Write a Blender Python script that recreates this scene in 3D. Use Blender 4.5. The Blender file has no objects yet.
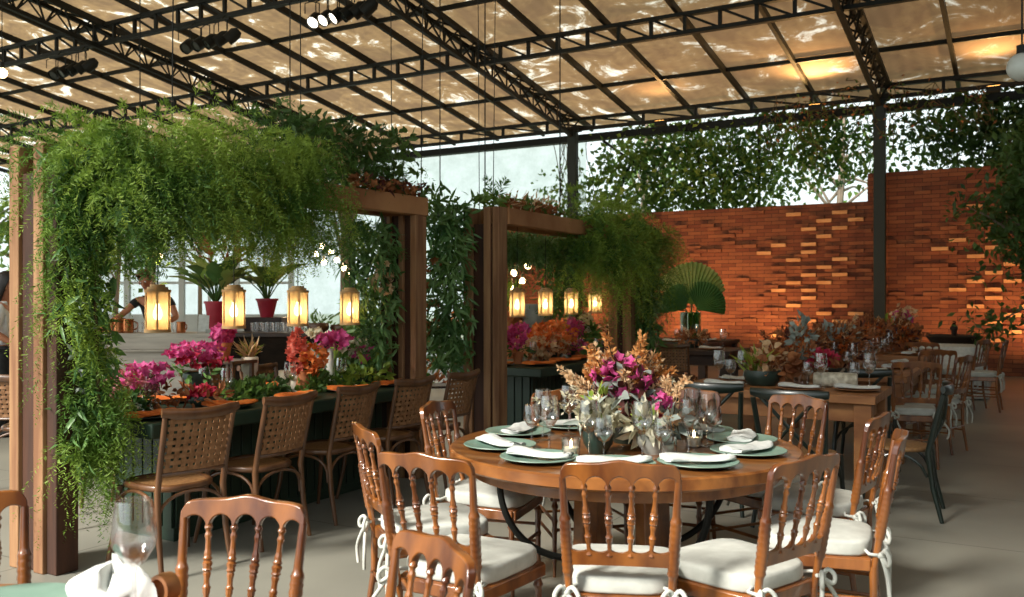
import bpy, math, random
import numpy as np
from mathutils import Vector, Matrix

# ------------------------------------------------------------------ camera, sky, sun, exposure
sc = bpy.context.scene
EYE, FPX, HOR = 1.47, 900.0, 298.5          # eye height, focal length in pixels of a 1024x597 frame
cd = bpy.data.cameras.new('camera'); cam = bpy.data.objects.new('camera', cd)
sc.collection.objects.link(cam); sc.camera = cam
cam.location = (0, 0, EYE); cam.rotation_euler = (math.pi/2, 0, math.pi/6)
cd.sensor_width = 36.0; cd.lens = 36.0*FPX/1024.0; cd.clip_end = 300; cd.clip_start = 0.05
cd.dof.use_dof = True; cd.dof.focus_distance = 5.0; cd.dof.aperture_fstop = 4.5

sc.view_settings.view_transform = 'Standard'; sc.view_settings.look = 'None'
sc.view_settings.gamma = 1.0; sc.view_settings.use_curve_mapping = False
sc.view_settings.exposure = 0.32
try:
    sc.cycles.max_bounces = 7; sc.cycles.diffuse_bounces = 4; sc.cycles.glossy_bounces = 3
    sc.cycles.transmission_bounces = 5; sc.cycles.transparent_max_bounces = 14
    sc.cycles.caustics_reflective = False; sc.cycles.caustics_refractive = False
    sc.cycles.sample_clamp_indirect = 4.0
except Exception:
    pass

world = bpy.data.worlds.new('overcast_sky'); sc.world = world; world.use_nodes = True
wn, wl = world.node_tree.nodes, world.node_tree.links
wn.clear()
wo = wn.new('ShaderNodeOutputWorld'); wb = wn.new('ShaderNodeBackground')
wtc = wn.new('ShaderNodeTexCoord'); wsp = wn.new('ShaderNodeSeparateXYZ'); wr = wn.new('ShaderNodeValToRGB')
wl.new(wtc.outputs['Generated'], wsp.inputs[0]); wl.new(wsp.outputs['Z'], wr.inputs[0])
wr.color_ramp.elements[0].position = 0.0; wr.color_ramp.elements[0].color = (0.70, 0.80, 0.79, 1)
wr.color_ramp.elements[1].position = 0.6; wr.color_ramp.elements[1].color = (0.88, 0.97, 1.0, 1)
wl.new(wr.outputs[0], wb.inputs['Color']); wb.inputs['Strength'].default_value = 1.3
wl.new(wb.outputs[0], wo.inputs[0])

def lamp(name, kind, loc, energy, color, size=0.1, rot=None, spot=None, blend=0.6):
    ld = bpy.data.lights.new(name, kind); ld.energy = energy; ld.color = color
    if kind == 'SUN': ld.angle = size
    elif kind == 'AREA': ld.size = size
    else: ld.shadow_soft_size = size
    if spot: ld.spot_size = spot; ld.spot_blend = blend
    o = bpy.data.objects.new(name, ld); sc.collection.objects.link(o); o.location = loc
    if rot: o.rotation_euler = rot
    return o
# soft bright daylight entering through the open side behind the camera
lamp('sun_through_cloud', 'SUN', (0, 0, 12), 6.8, (1.0, 0.95, 0.86), math.radians(13), (math.radians(52), 0, math.radians(-22)))

# ------------------------------------------------------------------ helpers
PI = math.pi
def smooth(pts, k=5):                    # Catmull-Rom through the points
    pts = [Vector(p) for p in pts]; out = []
    for i in range(len(pts)-1):
        a, b, c, d = pts[max(i-1, 0)], pts[i], pts[i+1], pts[min(i+2, len(pts)-1)]
        for j in range(k):
            t = j/k; out.append(0.5*((2*b) + (c-a)*t + (2*a-5*b+4*c-d)*t*t + (3*b-a-3*c+d)*t**3))
    return out + [pts[-1]]
C30, S30 = math.cos(PI/6), 0.5
col = sc.collection
RND = random.Random(7)
def at(px, py, z):                       # the point at height z that the photo shows at a pixel
    Z = (EYE - z)*FPX/(py - HOR); X = (px - 512)/FPX*Z
    return Vector((X*C30 - Z*S30, X*S30 + Z*C30, z))
def atd(px, Z, z=0.0):                   # the point at depth Z and height z
    X = (px - 512)/FPX*Z
    return Vector((X*C30 - Z*S30, X*S30 + Z*C30, z))

def lin(c):
    if isinstance(c, str):
        c = c.lstrip('#'); c = tuple(int(c[i:i+2], 16)/255 for i in (0, 2, 4))
    return tuple(v/12.92 if v <= 0.04045 else ((v+0.055)/1.055)**2.4 for v in c) + (1.0,)

MATS = {}
def mat(name, c1, c2=None, scale=(6, 6, 6), rough=0.6, metal=0.0, bump=0.0, detail=4, emit=None, es=0.0, spec=0.5, transl=0.0, contrast=(0.35, 0.65), coat=0.0):
    if name in MATS: return MATS[name]
    m = bpy.data.materials.new(name); m.use_nodes = True
    n, l = m.node_tree.nodes, m.node_tree.links
    b = n['Principled BSDF']; out = n['Material Output']
    b.inputs['Roughness'].default_value = rough; b.inputs['Metallic'].default_value = metal
    b.inputs['Specular IOR Level'].default_value = spec
    if coat: b.inputs['Coat Weight'].default_value = coat; b.inputs['Coat Roughness'].default_value = 0.15
    tc = n.new('ShaderNodeTexCoord'); mp = n.new('ShaderNodeMapping'); nz = n.new('ShaderNodeTexNoise'); rp = n.new('ShaderNodeValToRGB')
    mp.inputs['Scale'].default_value = scale; nz.inputs['Scale'].default_value = 1.0; nz.inputs['Detail'].default_value = detail
    l.new(tc.outputs['Object'], mp.inputs[0]); l.new(mp.outputs[0], nz.inputs['Vector']); l.new(nz.outputs['Fac'], rp.inputs[0])
    rp.color_ramp.elements[0].position = contrast[0]; rp.color_ramp.elements[1].position = contrast[1]
    rp.color_ramp.elements[0].color = lin(c1); rp.color_ramp.elements[1].color = lin(c2 or c1)
    l.new(rp.outputs[0], b.inputs['Base Color'])
    if bump:
        bp = n.new('ShaderNodeBump'); bp.inputs['Strength'].default_value = bump; bp.inputs['Distance'].default_value = 0.01
        l.new(nz.outputs['Fac'], bp.inputs['Height']); l.new(bp.outputs[0], b.inputs['Normal'])
    if emit:
        b.inputs['Emission Color'].default_value = lin(emit); b.inputs['Emission Strength'].default_value = es
    if transl:
        t = n.new('ShaderNodeBsdfTranslucent'); mx = n.new('ShaderNodeMixShader'); mx.inputs[0].default_value = transl
        l.new(rp.outputs[0], t.inputs['Color']); l.new(b.outputs[0], mx.inputs[1]); l.new(t.outputs[0], mx.inputs[2]); l.new(mx.outputs[0], out.inputs[0])
    MATS[name] = m
    return m

def glassmat(name, tint=(1, 1, 1), rough=0.02, gl=1.0):
    if name in MATS: return MATS[name]
    m = bpy.data.materials.new(name); m.use_nodes = True
    n, l = m.node_tree.nodes, m.node_tree.links; n.clear()
    out = n.new('ShaderNodeOutputMaterial'); tr = n.new('ShaderNodeBsdfTransparent'); g = n.new('ShaderNodeBsdfGlossy')
    lw = n.new('ShaderNodeLayerWeight'); lw.inputs['Blend'].default_value = 0.28
    mth = n.new('ShaderNodeMath'); mth.operation = 'MULTIPLY_ADD'; mth.inputs[1].default_value = 1.0*gl; mth.inputs[2].default_value = 0.07; mth.use_clamp = True
    mx = n.new('ShaderNodeMixShader'); tr.inputs[0].default_value = (*tint, 1); g.inputs['Roughness'].default_value = rough
    l.new(lw.outputs['Facing'], mth.inputs[0]); l.new(mth.outputs[0], mx.inputs[0])
    l.new(tr.outputs[0], mx.inputs[1]); l.new(g.outputs[0], mx.inputs[2]); l.new(mx.outputs[0], out.inputs[0])
    MATS[name] = m
    return m

class MB:
    def __init__(s): s.v, s.f = [], []
    def add(s, vs, fs):
        k = len(s.v); s.v.extend([tuple(v) for v in vs]); s.f.extend([tuple(i+k for i in f) for f in fs]); return s
    def box(s, c, d, rz=0.0, M=None):
        x, y, z = d[0]/2, d[1]/2, d[2]/2
        R = M or Matrix.Rotation(rz, 3, 'Z'); c = Vector(c)
        vs = [c + R @ Vector((a*x, b*y, e*z)) for e in (-1, 1) for a, b in ((-1, -1), (1, -1), (1, 1), (-1, 1))]
        return s.add(vs, [(3, 2, 1, 0), (4, 5, 6, 7), (0, 1, 5, 4), (1, 2, 6, 5), (2, 3, 7, 6), (3, 0, 4, 7)])
    def bar(s, p, q, w, h=None, up=(0, 0, 1)):
        p, q = Vector(p), Vector(q); d = q - p; L = d.length; d = d/L; up = Vector(up)
        if abs(d.dot(up)) > 0.98: up = Vector((0, 1, 0))
        sx = d.cross(up).normalized(); sz = sx.cross(d)
        M = Matrix((sx, d, sz)).transposed()
        return s.box((p+q)/2, (w, L, h or w), M=M)
    def tube(s, pts, r, n=8, closed=False, cap=True):
        pts = [Vector(p) for p in pts]; m = len(pts)
        rs = r if isinstance(r, (list, tuple)) else [r]*m
        T = [((pts[(i+1) % m] if closed or i+1 < m else pts[i]) - (pts[i-1] if closed or i > 0 else pts[i])).normalized() for i in range(m)]
        u = T[0].cross(Vector((0, 0, 1)))
        if u.length < 0.05: u = T[0].cross(Vector((0, 1, 0)))
        u.normalize(); vs = []
        for i in range(m):
            u = (u - T[i]*u.dot(T[i])).normalized(); w = T[i].cross(u)
            vs += [pts[i] + (u*math.cos(2*PI*k/n) + w*math.sin(2*PI*k/n))*rs[i] for k in range(n)]
        fs = []
        for i in range(m if closed else m-1):
            j = (i+1) % m
            fs += [(i*n+k, i*n+(k+1) % n, j*n+(k+1) % n, j*n+k) for k in range(n)]
        if cap and not closed: fs += [tuple(range(n-1, -1, -1)), tuple(range((m-1)*n, m*n))]
        return s.add(vs, fs)
    def lathe(s, prof, n=24, c=(0, 0, 0), M=None, close=False):
        c = Vector(c); vs, fs = [], []; m = len(prof)
        for r, z in prof:
            for k in range(n):
                p = Vector((max(r, 1e-4)*math.cos(2*PI*k/n), max(r, 1e-4)*math.sin(2*PI*k/n), z))
                vs.append(c + (M @ p if M else p))
        for i in range(m if close else m-1):
            j = (i+1) % m
            fs += [(i*n+k, i*n+(k+1) % n, j*n+(k+1) % n, j*n+k) for k in range(n)]
        return s.add(vs, fs)
    def ball(s, c, r, n=10, sq=(1, 1, 1)):
        return s.lathe([(r*math.sin(PI*i/(n//2+1)), -r*math.cos(PI*i/(n//2+1))) for i in range(n//2+2)], n, c, Matrix.Diagonal(sq))
    def prism(s, poly, t, f):                       # poly in (a,b), extruded -t/2..t/2 by f(a,b,t)
        m = len(poly); vs = [f(a, b, -t/2) for a, b in poly] + [f(a, b, t/2) for a, b in poly]
        fs = [tuple(range(m-1, -1, -1)), tuple(range(m, 2*m))] + [(i, (i+1) % m, (i+1) % m+m, i+m) for i in range(m)]
        return s.add(vs, fs)
    def build(s, name, m, parent=None, bevel=0.0, smooth=True, loc=None, rz=None, sharp=0.7):
        me = bpy.data.meshes.new(name); me.from_pydata(s.v, [], s.f); me.update()
        me.materials.append(m)
        if smooth:
            me.polygons.foreach_set('use_smooth', [True]*len(me.polygons))
            me.set_sharp_from_angle(angle=sharp)
        o = bpy.data.objects.new(name, me); col.objects.link(o)
        if parent is not None: o.parent = parent
        if loc is not None: o.location = loc
        if rz is not None: o.rotation_euler = (0, 0, rz)
        if bevel:
            b = o.modifiers.new('bevel', 'BEVEL'); b.width = bevel; b.segments = 2; b.limit_method = 'ANGLE'; b.angle_limit = 0.6
        return o

def tag(o, label=None, cat=None, group=None, kind=None):
    if label: o['label'] = label
    if cat: o['category'] = cat
    if group: o['group'] = group
    if kind: o['kind'] = kind
    return o
def thing(name, label, cat, loc=(0, 0, 0), rz=0.0, group=None):
    o = bpy.data.objects.new(name, None); col.objects.link(o); o.empty_display_size = 0.1
    o.location = loc; o.rotation_euler = (0, 0, rz)
    return tag(o, label, cat, group)
KIDS = {}
def kids(o):
    return list(o.children)
def dup(o, loc, rz, label=None, group=None, scale=None, parent=None):
    c = o.copy(); col.objects.link(c)
    if parent is not None: c.parent = parent
    if loc is not None: c.location = loc; c.rotation_euler = (0, 0, rz)
    if label: c['label'] = label
    if group: c['group'] = group
    if scale: c.scale = (scale,)*3 if not isinstance(scale, tuple) else scale
    for ch in kids(o): dup(ch, None, 0, parent=c)
    return c
class Maker:                                # the first use places the prototype itself, later uses copy it
    def __init__(s, proto): s.p, s.used = proto, False
    def put(s, loc, rz, label, group=None, scale=None):
        if not s.used:
            s.used = True; o = s.p; o.location = loc; o.rotation_euler = (0, 0, rz); o['label'] = label
            if group: o['group'] = group
            if scale: o.scale = (scale,)*3
            return o
        return dup(s.p, loc, rz, label, group, scale if scale else (1.0,)*3)

NR = np.random.default_rng(11)
def nrm(a): return a/np.maximum(np.linalg.norm(a, axis=-1, keepdims=True), 1e-9)
def leaf_mesh(name, P, D, L, W, m, parent=None, N=None, fold=0.15, curl=0.0, kind='diamond'):
    """many separate leaves, each with its own place, direction, length and width"""
    P = np.asarray(P, float); n = len(P); D = nrm(np.asarray(D, float))
    L = np.broadcast_to(np.asarray(L, float), (n,))[:, None]; W = np.broadcast_to(np.asarray(W, float), (n,))[:, None]
    if N is None: N = NR.normal(size=(n, 3)) + np.array([0, 0, 0.6])
    S = nrm(np.cross(D, N)); U = np.cross(S, D)
    if kind == 'diamond':
        V = np.stack([P, P + D*L*0.45 + S*W*0.5 + U*W*fold, P + D*L + U*L*curl, P + D*L*0.45 - S*W*0.5 + U*W*fold], 1)
        F = np.array([[0, 1, 2], [0, 2, 3]]); k = 4
    else:
        V = np.stack([P, P + D*L*0.28 + S*W*0.45 + U*W*fold, P + D*L*0.28 - U*W*fold*0.3, P + D*L*0.28 - S*W*0.45 + U*W*fold,
                      P + D*L*0.65 + S*W*0.38 + U*(W*fold + L*curl*0.4), P + D*L*0.65 + U*L*curl*0.4, P + D*L*0.65 - S*W*0.38 + U*(W*fold + L*curl*0.4), P + D*L + U*L*curl], 1)
        F = np.array([[0, 1, 2], [0, 2, 3], [1, 4, 5], [1, 5, 2], [2, 5, 6], [2, 6, 3], [4, 7, 5], [5, 7, 6]]); k = 8
    faces = (F[None] + (np.arange(n)*k)[:, None, None]).reshape(-1, 3)
    me = bpy.data.meshes.new(name); me.vertices.add(n*k); me.vertices.foreach_set('co', V.reshape(-1))
    me.loops.add(len(faces)*3); me.loops.foreach_set('vertex_index', faces.reshape(-1).astype(np.int32))
    me.polygons.add(len(faces)); me.polygons.foreach_set('loop_start', np.arange(len(faces), dtype=np.int32)*3)
    me.update(calc_edges=True); me.validate(); me.materials.append(m)
    o = bpy.data.objects.new(name, me); col.objects.link(o)
    if parent is not None: o.parent = parent
    return o
def rdir(n, up=0.0, down=0.0):
    d = NR.normal(size=(n, 3)); d[:, 2] += up - down
    return nrm(d)
def sprays(O, D, length, droop, nl, ll, lw, spread=0.9):
    """feathery stems: returns leaf arrays P, D, L, W for needles set along drooping stems that start at O"""
    O = np.asarray(O, float); n = len(O); D = nrm(np.asarray(D, float)); length = np.broadcast_to(length, (n,))
    t = (np.arange(nl)+0.5)/nl
    T = t[None, :, None]; Ln = length[:, None, None]
    P = O[:, None] + D[:, None]*Ln*T + np.array([0, 0, -1.0])*droop*Ln*T**2
    tan = nrm(D[:, None] + np.array([0, 0, -2.0])*droop*T)
    side = nrm(np.cross(tan, NR.normal(size=(n, nl, 3))))
    LD = nrm(tan*0.55 + side*spread)
    LL = ll*(1.05 - 0.65*t)[None, :]*NR.uniform(0.7, 1.3, (n, nl))
    return P.reshape(-1, 3), LD.reshape(-1, 3), LL.reshape(-1), np.full(n*nl, lw)
# ------------------------------------------------------------------ materials
STEEL = mat('dark_steel', '#101310', '#1b1c19', (3, 3, 3), 0.6, 0.0, spec=0.3)
CONC = mat('concrete', '#a4a69f', '#b9b8ae', (0.9, 0.9, 0.9), 0.55, bump=0.03, detail=8)
HONEY = mat('honey_wood', '#552a12', '#965a26', (9, 9, 2.6), 0.30, bump=0.08, coat=1.0)
CANE = mat('cane_weave', '#7a5434', '#966c48', (30, 30, 30), 0.6)
BENT = mat('bentwood_brown', '#4e301a', '#6e482a', (10, 10, 3), 0.38, coat=0.3)
XGREEN = mat('green_black_lacquer', '#0e1813', '#14211b', (5, 5, 5), 0.32, coat=0.3)
LINEN = mat('white_linen', '#c6cac6', '#dadcd8', (25, 25, 25), 0.85, bump=0.15)
CUSH = mat('cushion_linen', '#b6b8b0', '#c8cac2', (14, 14, 14), 0.9, bump=0.2)
SAGE = mat('sage_plate', '#708c7e', '#7c988a', (8, 8, 8), 0.4)
TABLEW = mat('table_wood', '#6a3c1c', '#9c6331', (2.5, 16, 8), 0.28, bump=0.05, coat=0.4)
TRESTLE = mat('trestle_wood', '#7c4c28', '#a06c3e', (3, 14, 8), 0.5, bump=0.1)
GREENT = mat('green_table_paint', '#1b2e20', '#22392a', (4, 4, 4), 0.5)
BEAM = mat('rough_timber', '#8c5a36', '#b48256', (14, 2.2, 2.2), 0.75, bump=0.3, detail=6)
POSTW = mat('rough_timber_post', '#7a5236', '#a47c56', (14, 14, 1.5), 0.75, bump=0.3, detail=6)
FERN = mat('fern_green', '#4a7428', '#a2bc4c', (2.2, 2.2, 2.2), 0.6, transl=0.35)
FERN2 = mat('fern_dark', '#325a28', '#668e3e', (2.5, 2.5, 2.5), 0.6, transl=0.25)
WILLOW = mat('willow_leaf', '#42703a', '#82a664', (3, 3, 3), 0.45, transl=0.2)
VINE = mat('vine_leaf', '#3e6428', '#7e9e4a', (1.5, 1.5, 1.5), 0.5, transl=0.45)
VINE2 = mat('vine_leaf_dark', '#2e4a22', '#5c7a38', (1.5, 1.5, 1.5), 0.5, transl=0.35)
STEM = mat('stem_brown', '#4a3a22', '#5e4c2e', (8, 8, 8), 0.8)
BARK = mat('tree_bark', '#6a5e50', '#8a7c6c', (6, 6, 1.5), 0.9, bump=0.4)
MAGENTA = mat('magenta_petal', '#c43880', '#e468a8', (18, 18, 18), 0.6, transl=0.3)
CRIMSON = mat('crimson_petal', '#b01c3c', '#d84060', (18, 18, 18), 0.6, transl=0.3)
ORANGE = mat('orange_petal', '#d05a1e', '#f09a50', (18, 18, 18), 0.6, transl=0.3)
PEACH = mat('peach_plume', '#d8a878', '#f0d8b0', (14, 14, 14), 0.8, transl=0.3)
CREAM = mat('cream_petal', '#c8c2a0', '#e4dfc8', (14, 14, 14), 0.6, transl=0.2)
SILVER = mat('silver_leaf', '#7c8680', '#a4aca2', (10, 10, 10), 0.6, transl=0.1)
RUST = mat('rust_dried', '#7e4426', '#bc7c4c', (10, 10, 10), 0.8, transl=0.2)
MAROON = mat('maroon_leaf', '#3c1c18', '#64302a', (10, 10, 10), 0.6, transl=0.1)
LIME = mat('lime_leaf', '#6e8a2c', '#a8b84c', (10, 10, 10), 0.55, transl=0.25)
GLASS = glassmat('clear_glass')
GREENGL = glassmat('green_glass', (0.35, 0.62, 0.38))
WATER = glassmat('drink', (0.93, 0.95, 0.92), gl=0.5)
WAX = mat('candle_wax', '#efe6d0', '#f6efdf', (5, 5, 5), 0.5, transl=0.3)
COPPER = mat('copper', '#b06a42', '#c98a60', (6, 6, 6), 0.25, metal=0.9)
TERRA = mat('terracotta', '#b0663c', '#c47c50', (6, 6, 6), 0.8)
REDPOT = mat('red_pot', '#a01c30', '#b82c40', (5, 5, 5), 0.45)
DARKCER = mat('dark_green_ceramic', '#22302a', '#2c3c34', (6, 6, 6), 0.35)
GREYCER = mat('grey_ceramic', '#8e928c', '#a8aaa2', (8, 8, 8), 0.6, bump=0.1)
BLACKP = mat('dark_plate', '#1e2420', '#262c28', (4, 4, 4), 0.35)
NAPO = mat('orange_linen', '#d8641c', '#ec8434', (20, 20, 20), 0.85, bump=0.15)
WHITEW = mat('weathered_white_wood', '#b4aca2', '#d2cabe', (2, 2, 12), 0.7, bump=0.15)
DARKW = mat('dark_brown_wood', '#281a12', '#3c261a', (4, 4, 10), 0.5)
FLAME = mat('flame', '#ffffff', emit='#ffe2b0', es=17)
BULB = mat('bulb_glow', '#ffffff', emit='#ffdca0', es=14)

# ------------------------------------------------------------------ the setting
YW = 19.4                                   # brick wall plane
def roof(y): return 5.85 + (YW - y)*0.155
# floor with cast joints
mb = MB(); mb.box((-12, 8, -0.06), (42, 30, 0.12))
fl = mb.build('floor', None, smooth=False); tag(fl, 'pale grey concrete floor with cast joints under all the tables', 'floor', kind='structure')
def floor_mat():
    m = bpy.data.materials.new('cast_concrete'); m.use_nodes = True; n, l = m.node_tree.nodes, m.node_tree.links
    b = n['Principled BSDF']; tc = n.new('ShaderNodeTexCoord')
    nz = n.new('ShaderNodeTexNoise'); nz.inputs['Scale'].default_value = 0.8; nz.inputs['Detail'].default_value = 9
    rp = n.new('ShaderNodeValToRGB'); rp.color_ramp.elements[0].position = 0.3; rp.color_ramp.elements[1].position = 0.7
    rp.color_ramp.elements[0].color = lin('#7b7a71'); rp.color_ramp.elements[1].color = lin('#979589')
    br = n.new('ShaderNodeTexBrick'); br.inputs['Scale'].default_value = 1.0; br.inputs['Brick Width'].default_value = 2.4; br.inputs['Row Height'].default_value = 1.5
    br.offset = 0.0; br.inputs['Mortar Size'].default_value = 0.006; br.inputs['Mortar Smooth'].default_value = 0.3
    br.inputs['Color1'].default_value = (1, 1, 1, 1); br.inputs['Color2'].default_value = (0.93, 0.93, 0.93, 1); br.inputs['Mortar'].default_value = (0.45, 0.45, 0.45, 1)
    mx = n.new('ShaderNodeMix'); mx.data_type = 'RGBA'; mx.blend_type = 'MULTIPLY'; mx.inputs[0].default_value = 1.0
    l.new(tc.outputs['Object'], nz.inputs['Vector']); l.new(tc.outputs['Object'], br.inputs['Vector']); l.new(nz.outputs['Fac'], rp.inputs[0])
    l.new(rp.outputs[0], mx.inputs[6]); l.new(br.outputs['Color'], mx.inputs[7]); l.new(mx.outputs[2], b.inputs['Base Color'])
    b.inputs['Roughness'].default_value = 0.42; b.inputs['Specular IOR Level'].default_value = 0.4
    return m
fl.data.materials.clear(); fl.data.materials.append(floor_mat())
mb = MB(); mb.box((-12, 25, -0.16), (110, 90, 0.1))
tag(mb.build('ground', mat('lawn', '#4c5c34', '#6e7c4a', (1.5, 1.5, 1.5), 0.9), smooth=False), 'mown grass lying around the open pavilion', 'ground', kind='structure')

# brick wall at the back
BW, BH = 0.31, 0.08
def brick_mat():
    m = bpy.data.materials.new('thin_red_brick'); m.use_nodes = True; n, l = m.node_tree.nodes, m.node_tree.links
    b = n['Principled BSDF']; tc = n.new('ShaderNodeTexCoord'); sp = n.new('ShaderNodeSeparateXYZ'); cb = n.new('ShaderNodeCombineXYZ')
    l.new(tc.outputs['Object'], sp.inputs[0]); l.new(sp.outputs['X'], cb.inputs['X']); l.new(sp.outputs['Z'], cb.inputs['Y'])
    br = n.new('ShaderNodeTexBrick'); br.inputs['Scale'].default_value = 1.0; br.inputs['Brick Width'].default_value = BW; br.inputs['Row Height'].default_value = BH
    br.inputs['Mortar Size'].default_value = 0.005; br.inputs['Mortar Smooth'].default_value = 0.2; br.inputs['Bias'].default_value = -0.1
    br.inputs['Color1'].default_value = lin('#6c361e'); br.inputs['Color2'].default_value = lin('#8c5230'); br.inputs['Mortar'].default_value = lin('#3a1c10')
    nz = n.new('ShaderNodeTexNoise'); nz.inputs['Scale'].default_value = 2.5; nz.inputs['Detail'].default_value = 6
    mx = n.new('ShaderNodeMix'); mx.data_type = 'RGBA'; mx.blend_type = 'OVERLAY'; mx.inputs[0].default_value = 0.45
    bp = n.new('ShaderNodeBump'); bp.inputs['Strength'].default_value = 0.5; bp.inputs['Distance'].default_value = 0.01; bp.invert = True
    l.new(cb.outputs[0], br.inputs['Vector']); l.new(tc.outputs['Object'], nz.inputs['Vector'])
    l.new(br.outputs['Color'], mx.inputs[6]); l.new(nz.outputs['Fac'], mx.inputs[7]); l.new(mx.outputs[2], b.inputs['Base Color'])
    l.new(br.outputs['Fac'], bp.inputs['Height']); l.new(bp.outputs[0], b.inputs['Normal']); b.inputs['Roughness'].default_value = 0.8
    return m
BRICK = brick_mat()
XL, XM, XR, HL, HR = -11.9, -2.88, 5.0, 3.44, 4.0
mb = MB(); mb.box(((XL+XM)/2, YW+0.15, HL/2), (XM-XL, 0.3, HL)); mb.box(((XM+XR)/2, YW+0.15, HR/2), (XR-XM, 0.3, HR))
wall = tag(mb.build('wall_back', BRICK, smooth=False), 'long red brick wall with projecting bricks, stepped higher past the green steel column', 'wall', kind='structure')
def bricks(cells, out):
    mb = MB()
    for i, j, d in cells:
        x = (i + (0.0 if j % 2 == 0 else 0.5))*BW
        mb.box((x, YW - d/2 + 0.01, (j+0.5)*BH), (BW-0.012, d+0.02, BH-0.01))
    return mb
cells, pale = [], []
R2 = random.Random(3)
for j in range(1, int(HR/BH)):
    for i in range(int(XL/BW)+1, int(XR/BW)):
        x = i*BW
        if j*BH > (HL if x < XM+0.3 else HR) - 0.12: continue
        u1, u2 = (x + 4.2)/1.15, (x + 0.75)/0.95
        ph = j % 6
        hit = False
        for xc in (-4.15, -0.85):
            r = j//2; k1 = int(xc/BW) + (0, 1, -1, 0, -2, 1)[r % 6]; k2 = k1 + (2, -2, 2, -3, 3, 2)[(r*5) % 6]
            if j % 2 == 0 and 6 < j < 42 and (i == k1 or (i == k2 and r % 4 != 1)): hit = True
        if hit: pale.append((i, j, R2.uniform(0.05, 0.075)))
        elif R2.random() < 0.20: cells.append((i, j, R2.uniform(0.015, 0.045)))
bricks(cells, 0).build('projecting_brickwork', mat('red_brick_proud', '#743c22', '#945a36', (3, 3, 9), 0.8), wall, smooth=False)
bricks(pale, 0).build('pale_brickwork', mat('pale_brick', '#c08450', '#dca670', (3, 3, 9), 0.75), wall, smooth=False)

# translucent roof
def roof_mat():
    m = bpy.data.materials.new('weathered_translucent_sheet'); m.use_nodes = True; n, l = m.node_tree.nodes, m.node_tree.links; n.clear()
    out = n.new('ShaderNodeOutputMaterial'); t = n.new('ShaderNodeBsdfTranslucent'); d = n.new('ShaderNodeBsdfDiffuse'); mx = n.new('ShaderNodeMixShader')
    tc = n.new('ShaderNodeTexCoord')
    n1 = n.new('ShaderNodeTexNoise'); n1.inputs['Scale'].default_value = 1.15; n1.inputs['Detail'].default_value = 12; n1.inputs['Roughness'].default_value = 0.74; n1.inputs['Distortion'].default_value = 0.7
    r1 = n.new('ShaderNodeValToRGB'); e = r1.color_ramp.elements
    e[0].position = 0.42; e[0].color = lin('#5e4c38'); e[1].position = 0.645; e[1].color = lin('#e6e4d6')
    q = r1.color_ramp.elements.new(0.56); q.color = lin('#786244')
    # fine corrugation lines along the slope and dirt plus dimmer daylight graded in toward the tree side
    wv = n.new('ShaderNodeTexWave'); wv.bands_direction = 'X'; wv.inputs['Scale'].default_value = 1.3; wv.inputs['Distortion'].default_value = 1.5
    r2 = n.new('ShaderNodeValToRGB'); r2.color_ramp.elements[0].color = (0.88, 0.88, 0.88, 1); r2.color_ramp.elements[1].color = (1, 1, 1, 1)
    gx = n.new('ShaderNodeSeparateXYZ'); r3 = n.new('ShaderNodeMapRange'); r3.inputs[1].default_value = -16; r3.inputs[2].default_value = 2; r3.inputs[3].default_value = 1.85; r3.inputs[4].default_value = 0.30
    m1 = n.new('ShaderNodeMix'); m1.data_type = 'RGBA'; m1.blend_type = 'MULTIPLY'; m1.inputs[0].default_value = 1
    m2 = n.new('ShaderNodeVectorMath'); m2.operation = 'SCALE'
    l.new(tc.outputs['Object'], n1.inputs['Vector']); l.new(tc.outputs['Object'], wv.inputs['Vector']); l.new(tc.outputs['Object'], gx.inputs[0])
    l.new(n1.outputs['Fac'], r1.inputs[0]); l.new(wv.outputs['Fac'], r2.inputs[0]); l.new(r1.outputs[0], m1.inputs[6]); l.new(r2.outputs[0], m1.inputs[7])
    l.new(gx.outputs['X'], r3.inputs[0]); l.new(m1.outputs[2], m2.inputs[0]); l.new(r3.outputs[0], m2.inputs['Scale'])
    m3 = n.new('ShaderNodeVectorMath'); m3.operation = 'MINIMUM'; m3.inputs[1].default_value = (0.92,)*3; l.new(m2.outputs[0], m3.inputs[0]); l.new(m3.outputs[0], t.inputs['Color']); d.inputs['Color'].default_value = lin('#a09080')
    mx.inputs[0].default_value = 0.36; l.new(t.outputs[0], mx.inputs[1]); l.new(d.outputs[0], mx.inputs[2]); l.new(mx.outputs[0], out.inputs[0])
    return m
RX0, RX1, RY0, RY1 = -31.0, 7.0, -6.0, 20.3
mb = MB(); mb.add([(RX0, RY0, roof(RY0)+0.02), (RX1, RY0, roof(RY0)+0.02), (RX1, RY1, roof(RY1)+0.02), (RX0, RY1, roof(RY1)+0.02)], [(0, 1, 2, 3)])
tag(mb.build('ceiling', roof_mat(), smooth=False), 'sloping roof of stained translucent sheets over dark steel', 'ceiling', kind='structure')
RAFX = [-2.62 + 1.36*k for k in range(-21, 8)]
for k, x in enumerate(RAFX):
    mb = MB(); mb.bar((x, RY0, roof(RY0)-0.05), (x, RY1, roof(RY1)-0.05), 0.07, 0.12)
    tag(mb.build('trim_%d' % (k+1), STEEL, smooth=False), 'dark steel rafter running down the roof slope', 'rafter', 'roof rafters', 'structure')
for k, y in enumerate((17.8, 13.5, 10.2, 7.0, 3.5)):
    mb = MB(); mb.bar((RX0, y, roof(y)-0.04), (RX1, y, roof(y)-0.04), 0.06, 0.08)
    tag(mb.build('trim_%d' % (k+40), STEEL, smooth=False), 'thin dark steel purlin across the rafters', 'purlin', 'roof purlins', 'structure')

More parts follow.
